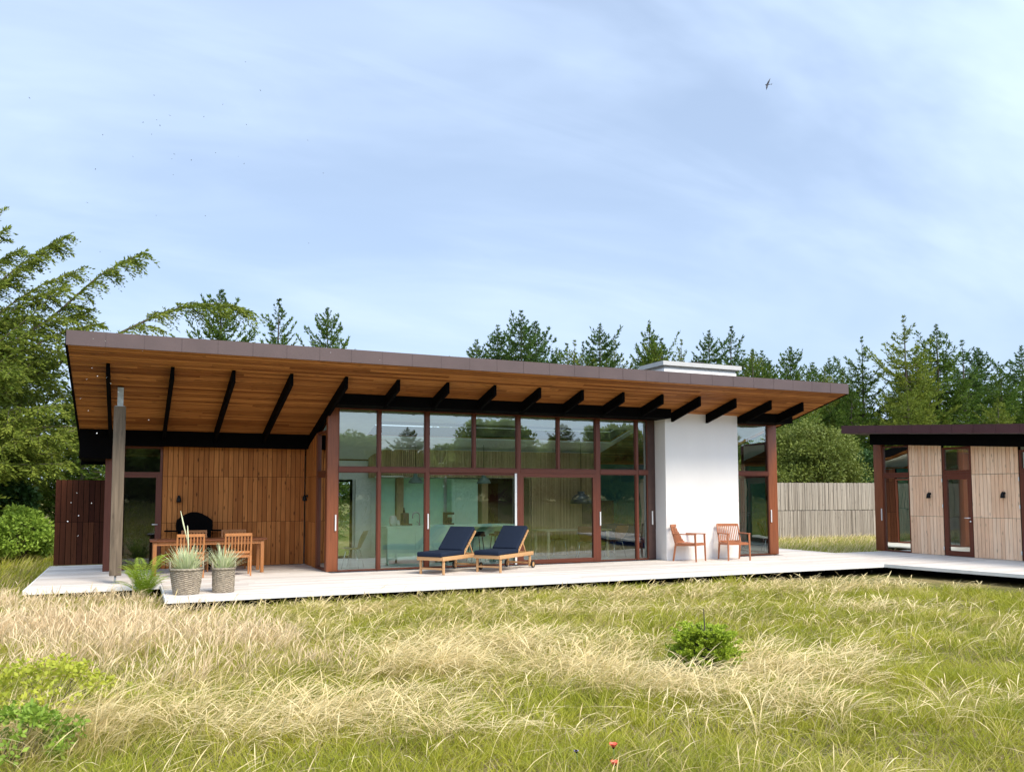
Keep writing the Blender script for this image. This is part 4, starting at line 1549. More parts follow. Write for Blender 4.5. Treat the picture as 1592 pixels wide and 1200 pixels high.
# short green turf in tufts
x, y, r, g_ = fan(26000, 3.4, 19, 1.05, seed=21)
d_ = dry(x, y)
keep = g_.random(len(x)) < np.clip(1.05 - .5 * d_, .25, 1)
x, y, r = x[keep], y[keep], r[keep]
th = g_.uniform(.45, 1.5, len(x)) * (.55 + .9 * vnoise(x, y, 1.1, 5))
x, y, r, a_, q_, rep = tufts(x, y, r, 13, .045, g_)
ok = ~on_built(x, y); x, y, r, a_, q_, rep = x[ok], y[ok], r[ok], a_[ok], q_[ok], rep[ok]
n = len(x)
h = (.05 + .11 * th[rep] + .04 * sstep(9, 15, y)) * g_.uniform(.6, 1.25, n)
V, F = blades(lay(x, y), h, .0030 + .0007 * r, a_ + g_.normal(0, .6, n), g_.uniform(.1, .5, n) + .25 * q_, g_.uniform(0, .6, n), 3, rng=g_)
arrays_mesh('turf_grass', V, F, M['turf'], kind='stuff', label='short yellow green grass of the meadow')
# olive, half dry blades in between
x, y, r, g_ = fan(13000, 3.4, 19, 1.0, seed=22)
d_ = dry(x, y)
pn = vnoise(x, y, .55, 8)
keep = g_.random(len(x)) < np.clip(.15 + .7 * d_ + .45 * sstep(.45, .8, pn) + .35 * sstep(9, 13.5, y), 0, 1)
x, y, r = x[keep], y[keep], r[keep]
x, y, r, a_, q_, rep = tufts(x, y, r, 9, .05, g_)
ok = ~on_built(x, y); x, y, r, a_, q_ = x[ok], y[ok], r[ok], a_[ok], q_[ok]
n = len(x)
h = g_.uniform(.10, .34, n) * (.7 + .6 * vnoise(x, y, .9, 6))
V, F = blades(lay(x, y), h, .0026 + .00056 * r, np.where(g_.random(n) < .5, a_, g_.normal(-.35, .8, n)), g_.uniform(.1, .6, n) + .15 * q_, g_.uniform(.1, .9, n), 4, rng=g_)
arrays_mesh('olive_grass', V, F, M['mid'], kind='stuff', label='half dry olive grass between the green and the straw')
# tall straw in tussocks with nodding heads
x, y, r, g_ = fan(45000, 3.6, 20, 1.1, seed=23)
d_ = dry(x, y)
pn = vnoise(x, y, 1.3, 9)
pr = np.clip(1.0 * d_ ** 1.4 * (.35 + 1.15 * pn) + .05 * sstep(.5, .85, pn) + .14 * sstep(10.5, 14.5, y), 0, 1)
keep = g_.random(len(x)) < pr * .62
x, y, r, d_ = x[keep], y[keep], r[keep], d_[keep]
wind_ = -.40 + g_.normal(0, .85, len(x)); th = g_.uniform(.65, 1.25, len(x)); dd_ = d_
x, y, r, a_, q_, rep = tufts(x, y, r, 8, .055, g_)
ok = ~on_built(x, y); x, y, r, a_, q_, rep = x[ok], y[ok], r[ok], a_[ok], q_[ok], rep[ok]
d_ = dd_[rep]
n = len(x)
left = (x < 2.2 - (y - 10) * .1) & (y > 9.0)
h = g_.uniform(.24, .50, n) * th[rep] * (.75 + .35 * np.clip(d_, 0, 1)) * np.where(y > 13, .8, 1.0)
az = np.where(g_.random(n) < .45, a_, np.where(left, g_.normal(-.5, 1.0, n), wind_[rep] + g_.normal(0, .30, n)))
lean = np.where(left, g_.uniform(.0, .32, n), g_.uniform(.02, .55, n)) + .08 * q_
curl = np.where(left, g_.uniform(0, .5, n), g_.uniform(.25, 1.2, n))
w = .0026 + .00054 * r
P = lay(x, y)
for sel, nm, mt, lb in ((left, 'pinkish_grass', 'strawpink', 'upright pinkish dry grass at the far left of the meadow'), (~left, 'straw_grass', 'straw', 'tall bending straw coloured grass with seed heads')):
    V, F = blades(P[sel], h[sel], w[sel], az[sel], lean[sel], curl[sel], 7, head=.95, rng=g_)
    arrays_mesh(nm, V, F, M[mt], kind='stuff', label=lb)


# low dead thatch between the tufts
x, y, r, g_ = fan(60000, 3.4, 18, 1.1, seed=24)
n = len(x)
V, F = blades(lay(x, y, 0), g_.uniform(.05, .14, n), .0034 + .0006 * r, g_.uniform(0, 2 * pi, n), g_.uniform(.6, 1.4, n), g_.uniform(.2, .9, n), 3, rng=g_)
arrays_mesh('dead_grass', V, F, M['thatch'], kind='stuff', label='brown dead grass lying low between the tufts')
# single seed stalks standing over the green
x, y, r, g_ = fan(6000, 3.6, 17, 1.0, seed=25)
keep = g_.random(len(x)) < .12 + .95 * sstep(.35, .75, vnoise(x, y, .7, 12))
x, y, r = x[keep], y[keep], r[keep]
n = len(x)
V, F = blades(lay(x, y), g_.uniform(.22, .52, n), .0022 + .0004 * r, g_.normal(-.4, 1.0, n), g_.uniform(.0, .40, n), g_.uniform(.1, 1.0, n), 7, head=1.3, rng=g_)
arrays_mesh('seed_stalks', V, F, M['straw'], kind='stuff', label='single pale seed stalks scattered over the meadow')


# grass farther round: left of the deck, behind, by the fence, and the lawn behind the photographer that the panes mirror
def patch(n, x0, x1, y0, y1, h0, h1, w, mat, seed, name, lb):
    g2 = np.random.default_rng(seed)
    x = g2.uniform(x0, x1, n); y = g2.uniform(y0, y1, n)
    m_ = ~on_built(x, y); x, y = x[m_], y[m_]
    n = len(x)
    V, F = blades(lay(x, y), g2.uniform(h0, h1, n), np.full(n, w), g2.normal(-.4, 1.0, n), g2.uniform(.1, .6, n), g2.uniform(.1, .7, n), 3, rng=g2)
    return arrays_mesh(name, V, F, M[mat], kind='stuff', label=lb)


patch(26000, -14, -1.7, 18, 44, .12, .34, .022, 'turf', 31, 'turf_grass', 'green grass left of the deck under the trees')
patch(9000, -14, -1.7, 18, 46, .2, .45, .020, 'mid', 32, 'olive_grass', 'olive grass left of the deck under the trees')
patch(16000, 17, 31, 18.6, 26.4, .10, .30, .020, 'turf', 33, 'turf_grass', 'strip of green grass in front of the fence')
patch(6000, 17, 31, 18.6, 26.4, .2, .42, .018, 'straw', 34, 'straw_grass', 'dry grass at the foot of the fence')
patch(30000, -12, 50, -14, 3.0, .12, .35, .03, 'turf', 35, 'turf_grass', 'lawn mirrored in the panes')
patch(16000, -12, 50, -14, 3.0, .2, .5, .025, 'mid', 36, 'olive_grass', 'dry lawn mirrored in the panes')


# ------------------------------------------------------------------ trees
def sprigs(B, D, L, Wd, rng, roll=None):
    """small rhombic sprays: base points B, directions D, lengths L, widths Wd"""
    n = len(B)
    D = D / (np.linalg.norm(D, axis=1, keepdims=True) + 1e-9)
    R = rng.normal(size=(n, 3))
    S_ = np.cross(D, R); S_ /= (np.linalg.norm(S_, axis=1, keepdims=True) + 1e-9)
    t1 = B + D * (L * .45)[:, None]; tip = B + D * L[:, None]
    V = np.stack([B, t1 - S_ * (Wd / 2)[:, None], tip, t1 + S_ * (Wd / 2)[:, None]], 1).reshape(-1, 3)
    F = np.arange(4 * n).reshape(n, 4)
    return V, F


def tubes(segs, nside=5):
    """list of (points (k,3), radii (k,)) -> arrays"""
    Vs, Fs, o = [], [], 0
    for pts, rad in segs:
        pts = np.asarray(pts, float); k = len(pts)
        d = np.gradient(pts, axis=0); d /= np.linalg.norm(d, axis=1, keepdims=True) + 1e-9
        ref = np.where(np.abs(d[:, 2:3]) > .9, np.array([[1., 0, 0]]), np.array([[0, 0, 1.]]))
        a = np.cross(d, ref); a /= np.linalg.norm(a, axis=1, keepdims=True) + 1e-9
        b = np.cross(a, d)
        th = np.linspace(0, 2 * pi, nside, endpoint=False)
        ring = pts[:, None] + (a[:, None] * np.cos(th)[None, :, None] + b[:, None] * np.sin(th)[None, :, None]) * np.asarray(rad)[:, None, None]
        Vs.append(ring.reshape(-1, 3))
        i = np.arange(k - 1)[:, None] * nside; j = np.arange(nside)[None]
        j2 = (j + 1) % nside
        Fs.append((np.stack([i + j, i + j2, i + nside + j2, i + nside + j], -1) + o).reshape(-1, 4))
        o += k * nside
    return np.concatenate(Vs), np.concatenate(Fs)


def spruce_arrays(seed, h, rad, z0=.06, irregular=.25, dens=1.0, up=.35, droop=.12, sl=.15, sw=.055, lean=0., wind=0., limbs=(), spread=.5, hang=.35, limbdens=2.2, spire=.9, bare=0.):
    """spruce: whorls of branches in tiers, wider with the distance below the tip, each twig clad fishbone-wise in short shoots"""
    g = np.random.default_rng(seed)
    segs = []
    tz = np.linspace(0, h, 11)
    tx = lean * (tz / h) ** 1.5 * h + np.cumsum(g.normal(0, .010 * h / 9, 11)) * (tz > 0)
    ty = np.cumsum(g.normal(0, .010 * h / 9, 11)) * (tz > 0)
    segs.append((np.stack([tx, ty, tz], -1), np.interp(tz / h, [0, .08, .6, 1], [.026 * h + .02, .017 * h, .009 * h, .004])))
    Bs, Ds, Ls, Ws = [], [], [], []
    br = []
    d = .10
    while d < h * (1 - z0):
        z = h - d
        full = rad * (1 - np.exp(-spread * max(0, d - spire * .35) / rad)) + .03 + .13 * min(d, spire)
        f = z / h
        if f < .3: full *= .6 + 1.35 * f
        m_ = int(g.integers(4, 6)) if d < spire else int(g.integers(6, 9))
        a0 = g.uniform(0, 2 * pi)
        tier = g.uniform(1 - irregular * .7, 1 + irregular * .5)
        for k in range(m_):
            if g.random() < irregular * .3 + (bare if d < spire * 1.4 else 0): continue
            L = full * tier * g.uniform(1 - irregular * .6, 1 + irregular * .6)
            el = np.interp(f, [0, .4, .8, 1], [-droop - .12, 0., up, up + .35]) + g.uniform(-.10, .10)
            if g.random() < irregular * .16: L *= 1.5; el += .25
            a = a0 + 2 * pi * k / m_ + g.uniform(-.3, .3)
            br.append((z + g.uniform(-.05, .05), a, L, el, g.uniform(.05, .25)))
        d += (.17 if d < spire else .27 + .012 * d) * g.uniform(.85, 1.2) * (h / 10) ** .3
    for (zb, a, L, el, cu) in br:
        bx, by = np.interp(zb, tz, tx), np.interp(zb, tz, ty)
        s = np.linspace(0, 1, 7)
        dd = np.array([cos(a) + wind * .5, sin(a)])
        pts = np.stack([bx + dd[0] * L * s, by + dd[1] * L * s, zb + L * (el * s - .13 * np.sin(s * pi) + cu * s * s)], -1)
        segs.append((pts, np.interp(s, [0, 1], [.009 * L + .005, .003])))
        br_pts(g, pts, L, dens, sl, sw, hang, Bs, Ds, Ls, Ws)
    for lp in limbs:
        lp = np.asarray(lp, float)
        t_ = np.linspace(0, 1, 14)
        tt = np.linspace(0, 1, len(lp))
        pts = np.stack([np.interp(t_, tt, lp[:, i]) for i in range(3)], -1)
        # round the corners
        for _ in range(2): pts[1:-1] = .25 * pts[:-2] + .5 * pts[1:-1] + .25 * pts[2:]
        L = np.linalg.norm(np.diff(pts, axis=0), axis=1).sum()
        segs.append((pts, np.interp(t_, [0, 1], [.006 * L + .008, .005])))
        br_pts(g, pts, L, dens * limbdens, sl, sw, hang, Bs, Ds, Ls, Ws, tw=.22, cap=.6, s0=.18)
        # side branches, drooping outwards
        for sb in np.arange(.16, .97, .055):
            qi = sb * 13; i0 = min(int(qi), 12); p0 = pts[i0] + (pts[i0 + 1] - pts[i0]) * (qi - i0)
            e_ = pts[i0 + 1] - pts[i0]; e_ = e_ / np.linalg.norm(e_)
            sd_ = np.array([-e_[1], e_[0], 0.]); sd_ /= np.linalg.norm(sd_) + 1e-9
            v_ = e_ * g.uniform(.3, .9) + sd_ * g.choice([-1, 1]) * g.uniform(.5, 1.) + np.array([0, 0, g.uniform(-.35, .2)])
            v_ /= np.linalg.norm(v_)
            Lc = (.20 * L * (1.15 - sb) + .28) * g.uniform(.6, 1.2)
            q_ = np.linspace(0, 1, 6)[:, None]
            cp_ = p0 + v_ * Lc * q_ + np.array([[0, 0, -1.]]) * (.38 * Lc * q_ ** 2)
            segs.append((cp_, np.interp(q_[:, 0], [0, 1], [.010, .003])))
            br_pts(g, cp_, Lc, dens * 1.3, sl, sw, hang * .8, Bs, Ds, Ls, Ws, tw=.45, cap=.45)
    # shoots up the leader
    n = 14
    u = g.uniform(h - .9, h, n)
    Bs.append(np.stack([np.interp(u, tz, tx), np.interp(u, tz, ty), u], -1)); Ds.append(np.stack([g.normal(0, .4, n), g.normal(0, .4, n), np.full(n, 1.1)], -1))
    Ls.append(np.full(n, sl * .55)); Ws.append(np.full(n, sw * .6))
    B = np.concatenate(Bs); D = np.concatenate(Ds); L = np.concatenate(Ls); Wd = np.concatenate(Ws)
    return tubes(segs), sprigs(B, D, L, Wd, g)


def br_pts(g, pts, L, dens, sl, sw, hang, Bs, Ds, Ls, Ws, tw=.40, cap=.75, s0=.12):
    """twigs both sides of a branch, drooping a little; shoots along every twig and along the branch itself"""
    k_ = min(1., .30 + L * 1.1)
    sl, sw = sl * k_, sw * (.35 + .65 * k_)
    nt_ = max(5, int(L / .11 * dens))
    s = np.sort(g.uniform(s0, 1.0, nt_))
    k = len(pts)
    q = s * (k - 1)
    i = np.clip(q.astype(int), 0, k - 2); f = (q - i)[:, None]
    p = pts[i] * (1 - f) + pts[i + 1] * f
    d = pts[i + 1] - pts[i]; d /= np.linalg.norm(d, axis=1, keepdims=True) + 1e-9
    side = np.stack([-d[:, 1], d[:, 0], np.zeros(nt_)], -1); side /= np.linalg.norm(side, axis=1, keepdims=True) + 1e-9
    sg = np.where(np.arange(nt_) % 2, -1, 1)[:, None]
    td = d * g.uniform(.6, 1.1, (nt_, 1)) + side * sg * g.uniform(.35, .95, (nt_, 1)) + np.array([[0, 0, 1.]]) * (g.uniform(-hang, .12, (nt_, 1)))
    td /= np.linalg.norm(td, axis=1, keepdims=True)
    tl = np.clip(L * tw * (1.1 - .80 * s) * g.uniform(.55, 1.15, nt_), .09, cap)
    ns = np.maximum(3, (tl / (sl * .30)).astype(int))
    rep = np.repeat(np.arange(nt_), ns)
    u = np.concatenate([np.linspace(.05, 1, m_) for m_ in ns])
    alt = np.concatenate([np.where(np.arange(m_) % 2, 1., -1.) for m_ in ns])
    alt = np.where(u > .97, 0, alt)
    n = len(rep)
    base = p[rep] + td[rep] * (tl[rep] * u)[:, None] + np.array([[0, 0, -1.]]) * (.30 * hang * tl[rep] * u * u)[:, None]
    ax = np.cross(td[rep], np.array([[0, 0, 1.]])); ax /= np.linalg.norm(ax, axis=1, keepdims=True) + 1e-9
    ang = g.uniform(.35, .85, n) * alt
    dd = td[rep] * np.cos(ang)[:, None] + ax * np.sin(ang)[:, None] + g.normal(0, .16, (n, 3)) + np.array([[0, 0, .10]])
    Bs.append(base); Ds.append(dd); Ls.append(sl * g.uniform(.55, 1.2, n) * (1.05 - .35 * u)); Ws.append(sw * g.uniform(.7, 1.25, n))
    # shoots along the branch
    n2 = max(6, int(L / (sl * .32)))
    s2 = g.uniform(s0, 1, n2); q = s2 * (k - 1); i = np.clip(q.astype(int), 0, k - 2); f = (q - i)[:, None]
    d2 = pts[i + 1] - pts[i]; d2 /= np.linalg.norm(d2, axis=1, keepdims=True) + 1e-9
    Bs.append(pts[i] * (1 - f) + pts[i + 1] * f); Ds.append(d2 + g.normal(0, .45, (n2, 3))); Ls.append(sl * g.uniform(.6, 1.1, n2)); Ws.append(sw * g.uniform(.8, 1.2, n2))
    m_ = 4
    e = (pts[-1] - pts[-2]) / (np.linalg.norm(pts[-1] - pts[-2]) + 1e-9)
    Bs.append(np.repeat(pts[-1:], m_, 0)); Ds.append(np.repeat(e[None], m_, 0) + g.normal(0, .25, (m_, 3)))
    Ls.append(np.full(m_, sl)); Ws.append(np.full(m_, sw))


def make_tree(name, label, cat, arr, loc, mat, group=None, rz=0., part='crown'):
    t_ = empty(name, (0, 0, 0), 0, label, cat, group)
    (tv, tf), (sv_, sf) = arr
    arrays_mesh('trunk', tv, tf, M['bark'], t_, True)
    arrays_mesh(part, sv_, sf, M[mat], t_)
    t_.location = loc; t_.rotation_euler = (0, 0, rz)
    return t_


PROTO = {}


def proto(key, **kw):
    if key not in PROTO:
        (tv, tf), (sv_, sf) = spruce_arrays(**kw)
        a, b = bpy.data.meshes.new('trunk'), None
        PROTO[key] = [kw['h'], ((tv, tf), (sv_, sf)), {}]
    return PROTO[key]


def plant(key, label, x, y, h, mat='needle', rz=None, wide=1.0, group='spruces behind the houses', kw=None):
    """a tree of its own; trees of one kind share mesh data and differ by size and turn"""
    h0, arr, cache = PROTO[key]
    z = float(ground_z(x, y)) - .05
    s = h / h0
    rz = random.uniform(0, 2 * pi) if rz is None else rz
    if mat not in cache:
        t_ = make_tree('spruce_tree', label, 'tree', arr, (x, y, z), mat, group, rz)
        cache[mat] = t_
    else:
        t_ = copy_tree(cache[mat])
        t_['label'] = label
    t_.location = (x, y, z); t_.rotation_euler = (0, 0, rz); t_.scale = (s * wide, s * wide, s)
    return t_


proto('A', seed=1, h=10, rad=2.2, irregular=.35, dens=1.9, sl=.22, sw=.066, up=.22, spread=.62, spire=.9)
proto('B', seed=2, h=10, rad=2.0, irregular=.5, dens=1.85, sl=.22, sw=.066, up=.35, lean=.02, wind=.35, spread=.50, spire=1.3, bare=.25)
proto('C', seed=3, h=10, rad=2.7, irregular=.55, dens=1.8, sl=.22, sw=.068, up=.42, lean=.025, wind=.35, spread=.75, spire=.8)
proto('D', seed=4, h=10, rad=3.0, irregular=.4, dens=1.8, sl=.23, sw=.070, up=.22, droop=.22, spread=.70, spire=1.1, bare=.1, hang=.5)
proto('E', seed=5, h=10, rad=2.4, irregular=.5, dens=1.85, sl=.22, sw=.066, up=.30, lean=-.012, spread=.55, spire=1.6, bare=.3)

# tops over the roof, from the house's open corner to its chimney end, then the mass beyond the fence
BK = [
    ('C', 2.9, 31.5, 9.15, 'needle', .8, 'bushy spruce top rising just beyond the long bent spruce limb'),
    ('B', 5.2, 34, 9.6, 'needle', .85, 'slanting spruce top, second above the roof from its high corner'),
    ('C', 7.7, 36, 9.85, 'needle', .7, 'lone lopsided spruce top with open sky on both sides'),
    ('A', 15.7, 43, 9.4, 'needlewarm', .5, 'tiny spruce tip barely showing over the middle of the roof'),
    ('A', 17.3, 40, 10.7, 'needleblue', .85, 'first spruce of the row over the roof, low and bushy'),
    ('A', 17.95, 38.5, 11.2, 'needleblue', .8, 'pointed spruce, highest of the row over the middle of the roof'),
    ('C', 19.6, 40, 11.0, 'needleblue', .85, 'spruce with a leaning tip beside the highest one of the row'),
    ('B', 22.6, 44, 10.3, 'needleblue', .6, 'small thin spruce in a dip of the treetop row'),
    ('E', 21.2, 39, 10.0, 'needlewarm', .75, 'yellowish spruce in the low stretch of the treetop row'),
    ('B', 25.0, 45, 11.2, 'needleblue', .6, 'small bluish spruce tip between two yellowish ones'),
    ('A', 22.5, 38.5, 10.9, 'needleblue', .85, 'neat cone of bluish spruce midway along the treetop row'),
    ('E', 24.6, 40.5, 10.5, 'needlewarm', .75, 'olive spruce tip next to the neat bluish cone'),
    ('C', 25.7, 38.2, 10.2, 'needlewarm', .6, 'low olive spruce before the broad dark one'),
    ('D', 25.6, 38.4, 11.3, 'needle', .62, 'broad dark spruce standing above the chimney cap, pointed'),
    ('B', 27.4, 40, 10.7, 'needle', .9, 'spruce leaning out of the broad dark one'),
    ('E', 29.6, 41, 11.0, 'needlewarm', .7, 'brownish spruce tip over the flue cap'),
    ('A', 29.6, 38.5, 11.1, 'needleblue', .8, 'dark spruce right above the flue cap'),
    ('B', 32.2, 40, 11.8, 'needleblue', .85, 'spruce over the end of the chimney cap'),
    ('A', 35.8, 44, 10.8, 'needleblue', .7, 'narrow lone spruce just past the chimney cap'),
    ('E', 33.9, 40, 10.5, 'needle', .7, 'narrow spruce between two gaps of sky over the roof end'),
    ('A', 38.2, 44, 11.4, 'needleblue', .8, 'spruce over the low roof end, first of a pair'),
    ('C', 36.8, 40, 10.9, 'needle', .75, 'spruce over the low roof end, fuller one of a pair'),
    ('D', 41.0, 44, 10.6, 'needleblue', .55, 'shorter spruce behind the roof corner'),
    ('A', 44.6, 44.5, 11.4, 'needleblue', .75, 'isolated bluish spruce past the roof corner'),
    ('E', 38.8, 36.2, 11.0, 'needle', .75, 'thin dark spruce with bare tip past the roof corner'),
    ('D', 39.6, 38.5, 9.2, 'needlewarm', .9, 'full spruce filling the gap under the thin dark tip'),
    ('C', 36.0, 34.5, 7.6, 'needle', .9, 'dark spruce behind the round bush and the fence'),
    ('D', 31.0, 33.0, 6.6, 'needle', .9, 'dark spruce close to the end of the big house, behind the fence'),
    ('D', 27.5, 33.8, 6.4, 'needle', .9, 'dark spruce half hidden by the corner post of the big house'),
    ('D', 34.0, 36.0, 7.4, 'needlewarm', .9, 'olive spruce between roof end and round bush'),
    ('E', 39.0, 33.2, 11.7, 'needlewarm', .82, 'tallest spruce over the guest house with a crooked tip'),
    ('B', 40.4, 33.8, 10.2, 'needlewarm', 1.0, 'spruce leaning away beside the tallest one'),
    ('D', 42.6, 34.2, 11.7, 'needle', .85, 'broad spruce beside the tallest one over the guest house'),
    ('D', 36.8, 31.4, 7.4, 'needlewarm', .85, 'lower spruce in front of the tallest one'),
    ('E', 47.3, 36, 11.4, 'needleblue', .95, 'thin topped spruce, third of the high group over the guest house'),
    ('C', 49.5, 37, 11.2, 'needleblue', .9, 'spruce between thin topped one and the frame edge'),
    ('D', 46.4, 33.0, 9.2, 'needle', .9, 'wide spruce low over the guest house roof'),
    ('D', 51.2, 35, 11.2, 'needleblue', .9, 'last spruce over the guest house at the frame edge'),
    ('D', 42.5, 30.5, 7.0, 'needlewarm', .9, 'light green spruce resting low on the guest house roof line'),
    ('D', 47.5, 29.5, 7.6, 'needle', .95, 'dark spruce low behind the far end of the guest house'),
    ('D', 53.0, 31.0, 9.0, 'needle', .95, 'spruce beyond the frame edge behind the guest house'),
    ('D', 45.0, 39.0, 9.6, 'needle', 1.0, 'dark spruce filling the dip behind the tallest ones'),
]
FILL = ['over the middle of the roof, under the first tips', 'between the first two tips of the row', 'under the highest tip of the row', 'in the dip past the highest tip', 'beside the neat bluish cone',
        'below the olive tip', 'under the broad dark one', 'behind the chimney cap', 'past the flue cap', 'near the end of the chimney cap', 'over the low end of the roof', 'just before the roof corner', 'just past the roof corner', 'under the isolated bluish one']
for i, w_ in enumerate(FILL):
    BK.append((('A', 'E', 'D', 'B')[i % 4], 16.6 + i * 1.95 + random.uniform(-.4, .4), 41.5 + (i % 3) * .8, 10.0 + .06 * i + random.uniform(-.5, .5), ('needle', 'needlewarm', 'needleblue')[i % 3], .85, 'low spruce ' + w_))
for key, x, y, h, mat, wide, lb in BK:
    plant(key, lb, x, y, h, mat, None, wide)
# shade belt low behind the houses, so that no bare horizon shows between the trunks
for i, (x, y, h, lb) in enumerate([(-13.5, 40, 8.5, 'dark spruce far off to the side of the lawn, half outside the view'), (-9.5, 44, 8, 'dark spruce at the far end of the side lawn'), (-5.5, 46, 7.2, 'dark spruce closing the side lawn behind the bright bushes'), (-1.5, 41, 7.4, 'dark spruce behind the board screen'), (1.6, 38, 6.6, 'dark spruce hidden behind the covered terrace'),
                                   (6.0, 40, 6.5, 'low spruce seen through the back door')]):
    plant('D', lb, x, y, h, 'needle', None, 1.1, 'dark spruces behind the side lawn')

# the big spruce by the roof corner: long arching limbs
g = np.random.default_rng(77)
LIMBS = []
for z_ in np.arange(1.5, 6.9, .34):
    for q in range(2):
        a_ = g.uniform(-.75, .75); L_ = g.uniform(3.4, 6.4) * (1.05 - .045 * z_)
        up_ = g.uniform(.0, .6 - .04 * z_)
        LIMBS.append([(.1, 0, z_), (cos(a_) * L_ * .4, sin(a_) * L_ * .4, z_ + L_ * .4 * up_ * .8), (cos(a_) * L_ * .75, sin(a_) * L_ * .75, z_ + L_ * .75 * up_), (cos(a_) * L_, sin(a_) * L_, z_ + L_ * up_ * g.uniform(.75, 1.05))])
arr = spruce_arrays(seed=41, h=10.0, rad=4.4, irregular=.5, dens=1.55, limbdens=1.25, sl=.165, sw=.046, up=.30, droop=.28, hang=.95, z0=.10, spread=.9, limbs=LIMBS + [[(.1, 0, 5.0), (1.6, .3, 6.6), (2.8, .5, 8.2), (3.7, .5, 9.1)], [(.1, 0, 4.6), (2.0, -.2, 6.4), (3.6, -.3, 7.9), (4.7, -.3, 8.5)], [(.1, 0, 4.4), (2.0, -.5, 6.0), (3.4, -.7, 7.4), (4.3, -.8, 7.8)], [(.1, 0, 4.0), (2.2, .3, 5.6), (3.9, .5, 7.0), (5.0, .6, 7.5)], [(.1, 0, 5.4), (1.3, .7, 7.2), (2.2, 1.0, 8.6), (3.0, 1.1, 9.3)], [(.1, 0, 3.6), (2.4, -.3, 5.2), (4.2, -.4, 6.6), (5.3, -.4, 6.9)],
    [(.2, -.4, 4.6), (2.2, -.3, 5.6), (4.0, -.2, 6.9), (5.0, 0, 8.3), (5.8, .1, 8.95), (6.45, .1, 9.35)],
    [(.2, -.2, 5.6), (2.0, 0, 7.3), (3.0, 0, 8.4), (3.8, 0, 9.2), (4.3, 0, 9.55)],
    [(.1, 0, 6.6), (1.4, .5, 8.2), (2.0, .6, 9.1), (2.7, .6, 9.75)],
    [(.2, -.1, 3.6), (3.0, .2, 5.0), (5.2, .4, 6.4), (7.0, .4, 7.6), (8.4, .3, 8.05), (9.6, .2, 7.8)],
    [(.2, 0, 3.4), (2.0, -.4, 4.7), (3.6, -.6, 5.6), (5.0, -.6, 6.2)],
    [(.2, 0, 2.6), (2.4, -.2, 3.4), (4.2, -.4, 3.9), (5.6, -.4, 3.7)],
    [(.0, 0, 7.6), (1.0, -.4, 9.0), (1.8, -.5, 10.2)]])
make_tree('spruce_tree', 'big olive green spruce with long arching limbs beside the roof corner', 'tree', arr, (-6.2, 28.0, -.15), 'needlewarm')
arr = spruce_arrays(seed=45, h=8.0, rad=3.0, irregular=.5, dens=1.15, sl=.21, sw=.06, up=.3, droop=.3, hang=.9, z0=.12, spread=.8)
make_tree('spruce_tree', 'lower bright olive spruce at the picture edge in front of the big one', 'tree', arr, (-4.9, 26.6, -.15), 'needlewarm')
arr = spruce_arrays(seed=47, h=8.2, rad=3.0, irregular=.4, dens=1.2, sl=.22, sw=.065, up=.3, droop=.3, hang=.7, z0=.05)
make_tree('spruce_tree', 'shaded olive spruce low beside the dark board screen', 'tree', arr, (-3.3, 32.0, -.15), 'needlewarm')
arr = spruce_arrays(seed=49, h=5.8, rad=2.3, irregular=.4, dens=1.2, sl=.22, sw=.07, up=.3, droop=.3, hang=.7, z0=.03)
make_tree('spruce_tree', 'short dark spruce directly behind the board screen', 'tree', arr, (-1.4, 30.0, -.15), 'needle')


# broad leaved bushes: clumps of leaves on forked stems
def bush_arrays(seed, rx, ry, h, ncl, nl, ls, z0=.1, low=0):
    g = np.random.default_rng(seed)
    segs = []; Bs = []; Ds = []
    for k in range(ncl):
        a = g.uniform(0, 2 * pi); el = np.arcsin(g.uniform(-.85 if low else -.15, 1)); q = g.uniform(.55, 1.0) ** .6
        c = np.array([cos(a) * cos(el) * rx * q, sin(a) * cos(el) * ry * q, h * (z0 + (1 - z0) * (.5 + .5 * sin(el) * q))])
        b = np.array([c[0] * .12, c[1] * .12, 0.])
        if k % 3 == 0:
            mid = b * .4 + c * .6 + np.array([0, 0, .1 * h])
            segs.append((np.array([b, (b + mid) / 2 + g.normal(0, .04, 3), mid, c]), np.array([.02, .016, .010, .004]) * h / 2.2))
        cr = g.uniform(.16, .34) * (rx + h / 2) / 2
        n = int(nl * g.uniform(.6, 1.4))
        p = g.normal(0, 1, (n, 3)); p /= np.linalg.norm(p, axis=1, keepdims=True); p *= (g.random((n, 1)) ** .45) * cr * np.array([[1, 1, .75]])
        Bs.append(c + p); Ds.append(p / cr + g.normal(0, .55, (n, 3)) + np.array([[0, 0, .1]]))
    B = np.concatenate(Bs); D = np.concatenate(Ds); n = len(B)
    B[:, 2] = np.maximum(B[:, 2], .03)
    return tubes(segs), sprigs(B, D, ls * g.uniform(.6, 1.3, n), ls * .55 * g.uniform(.7, 1.3, n), g)


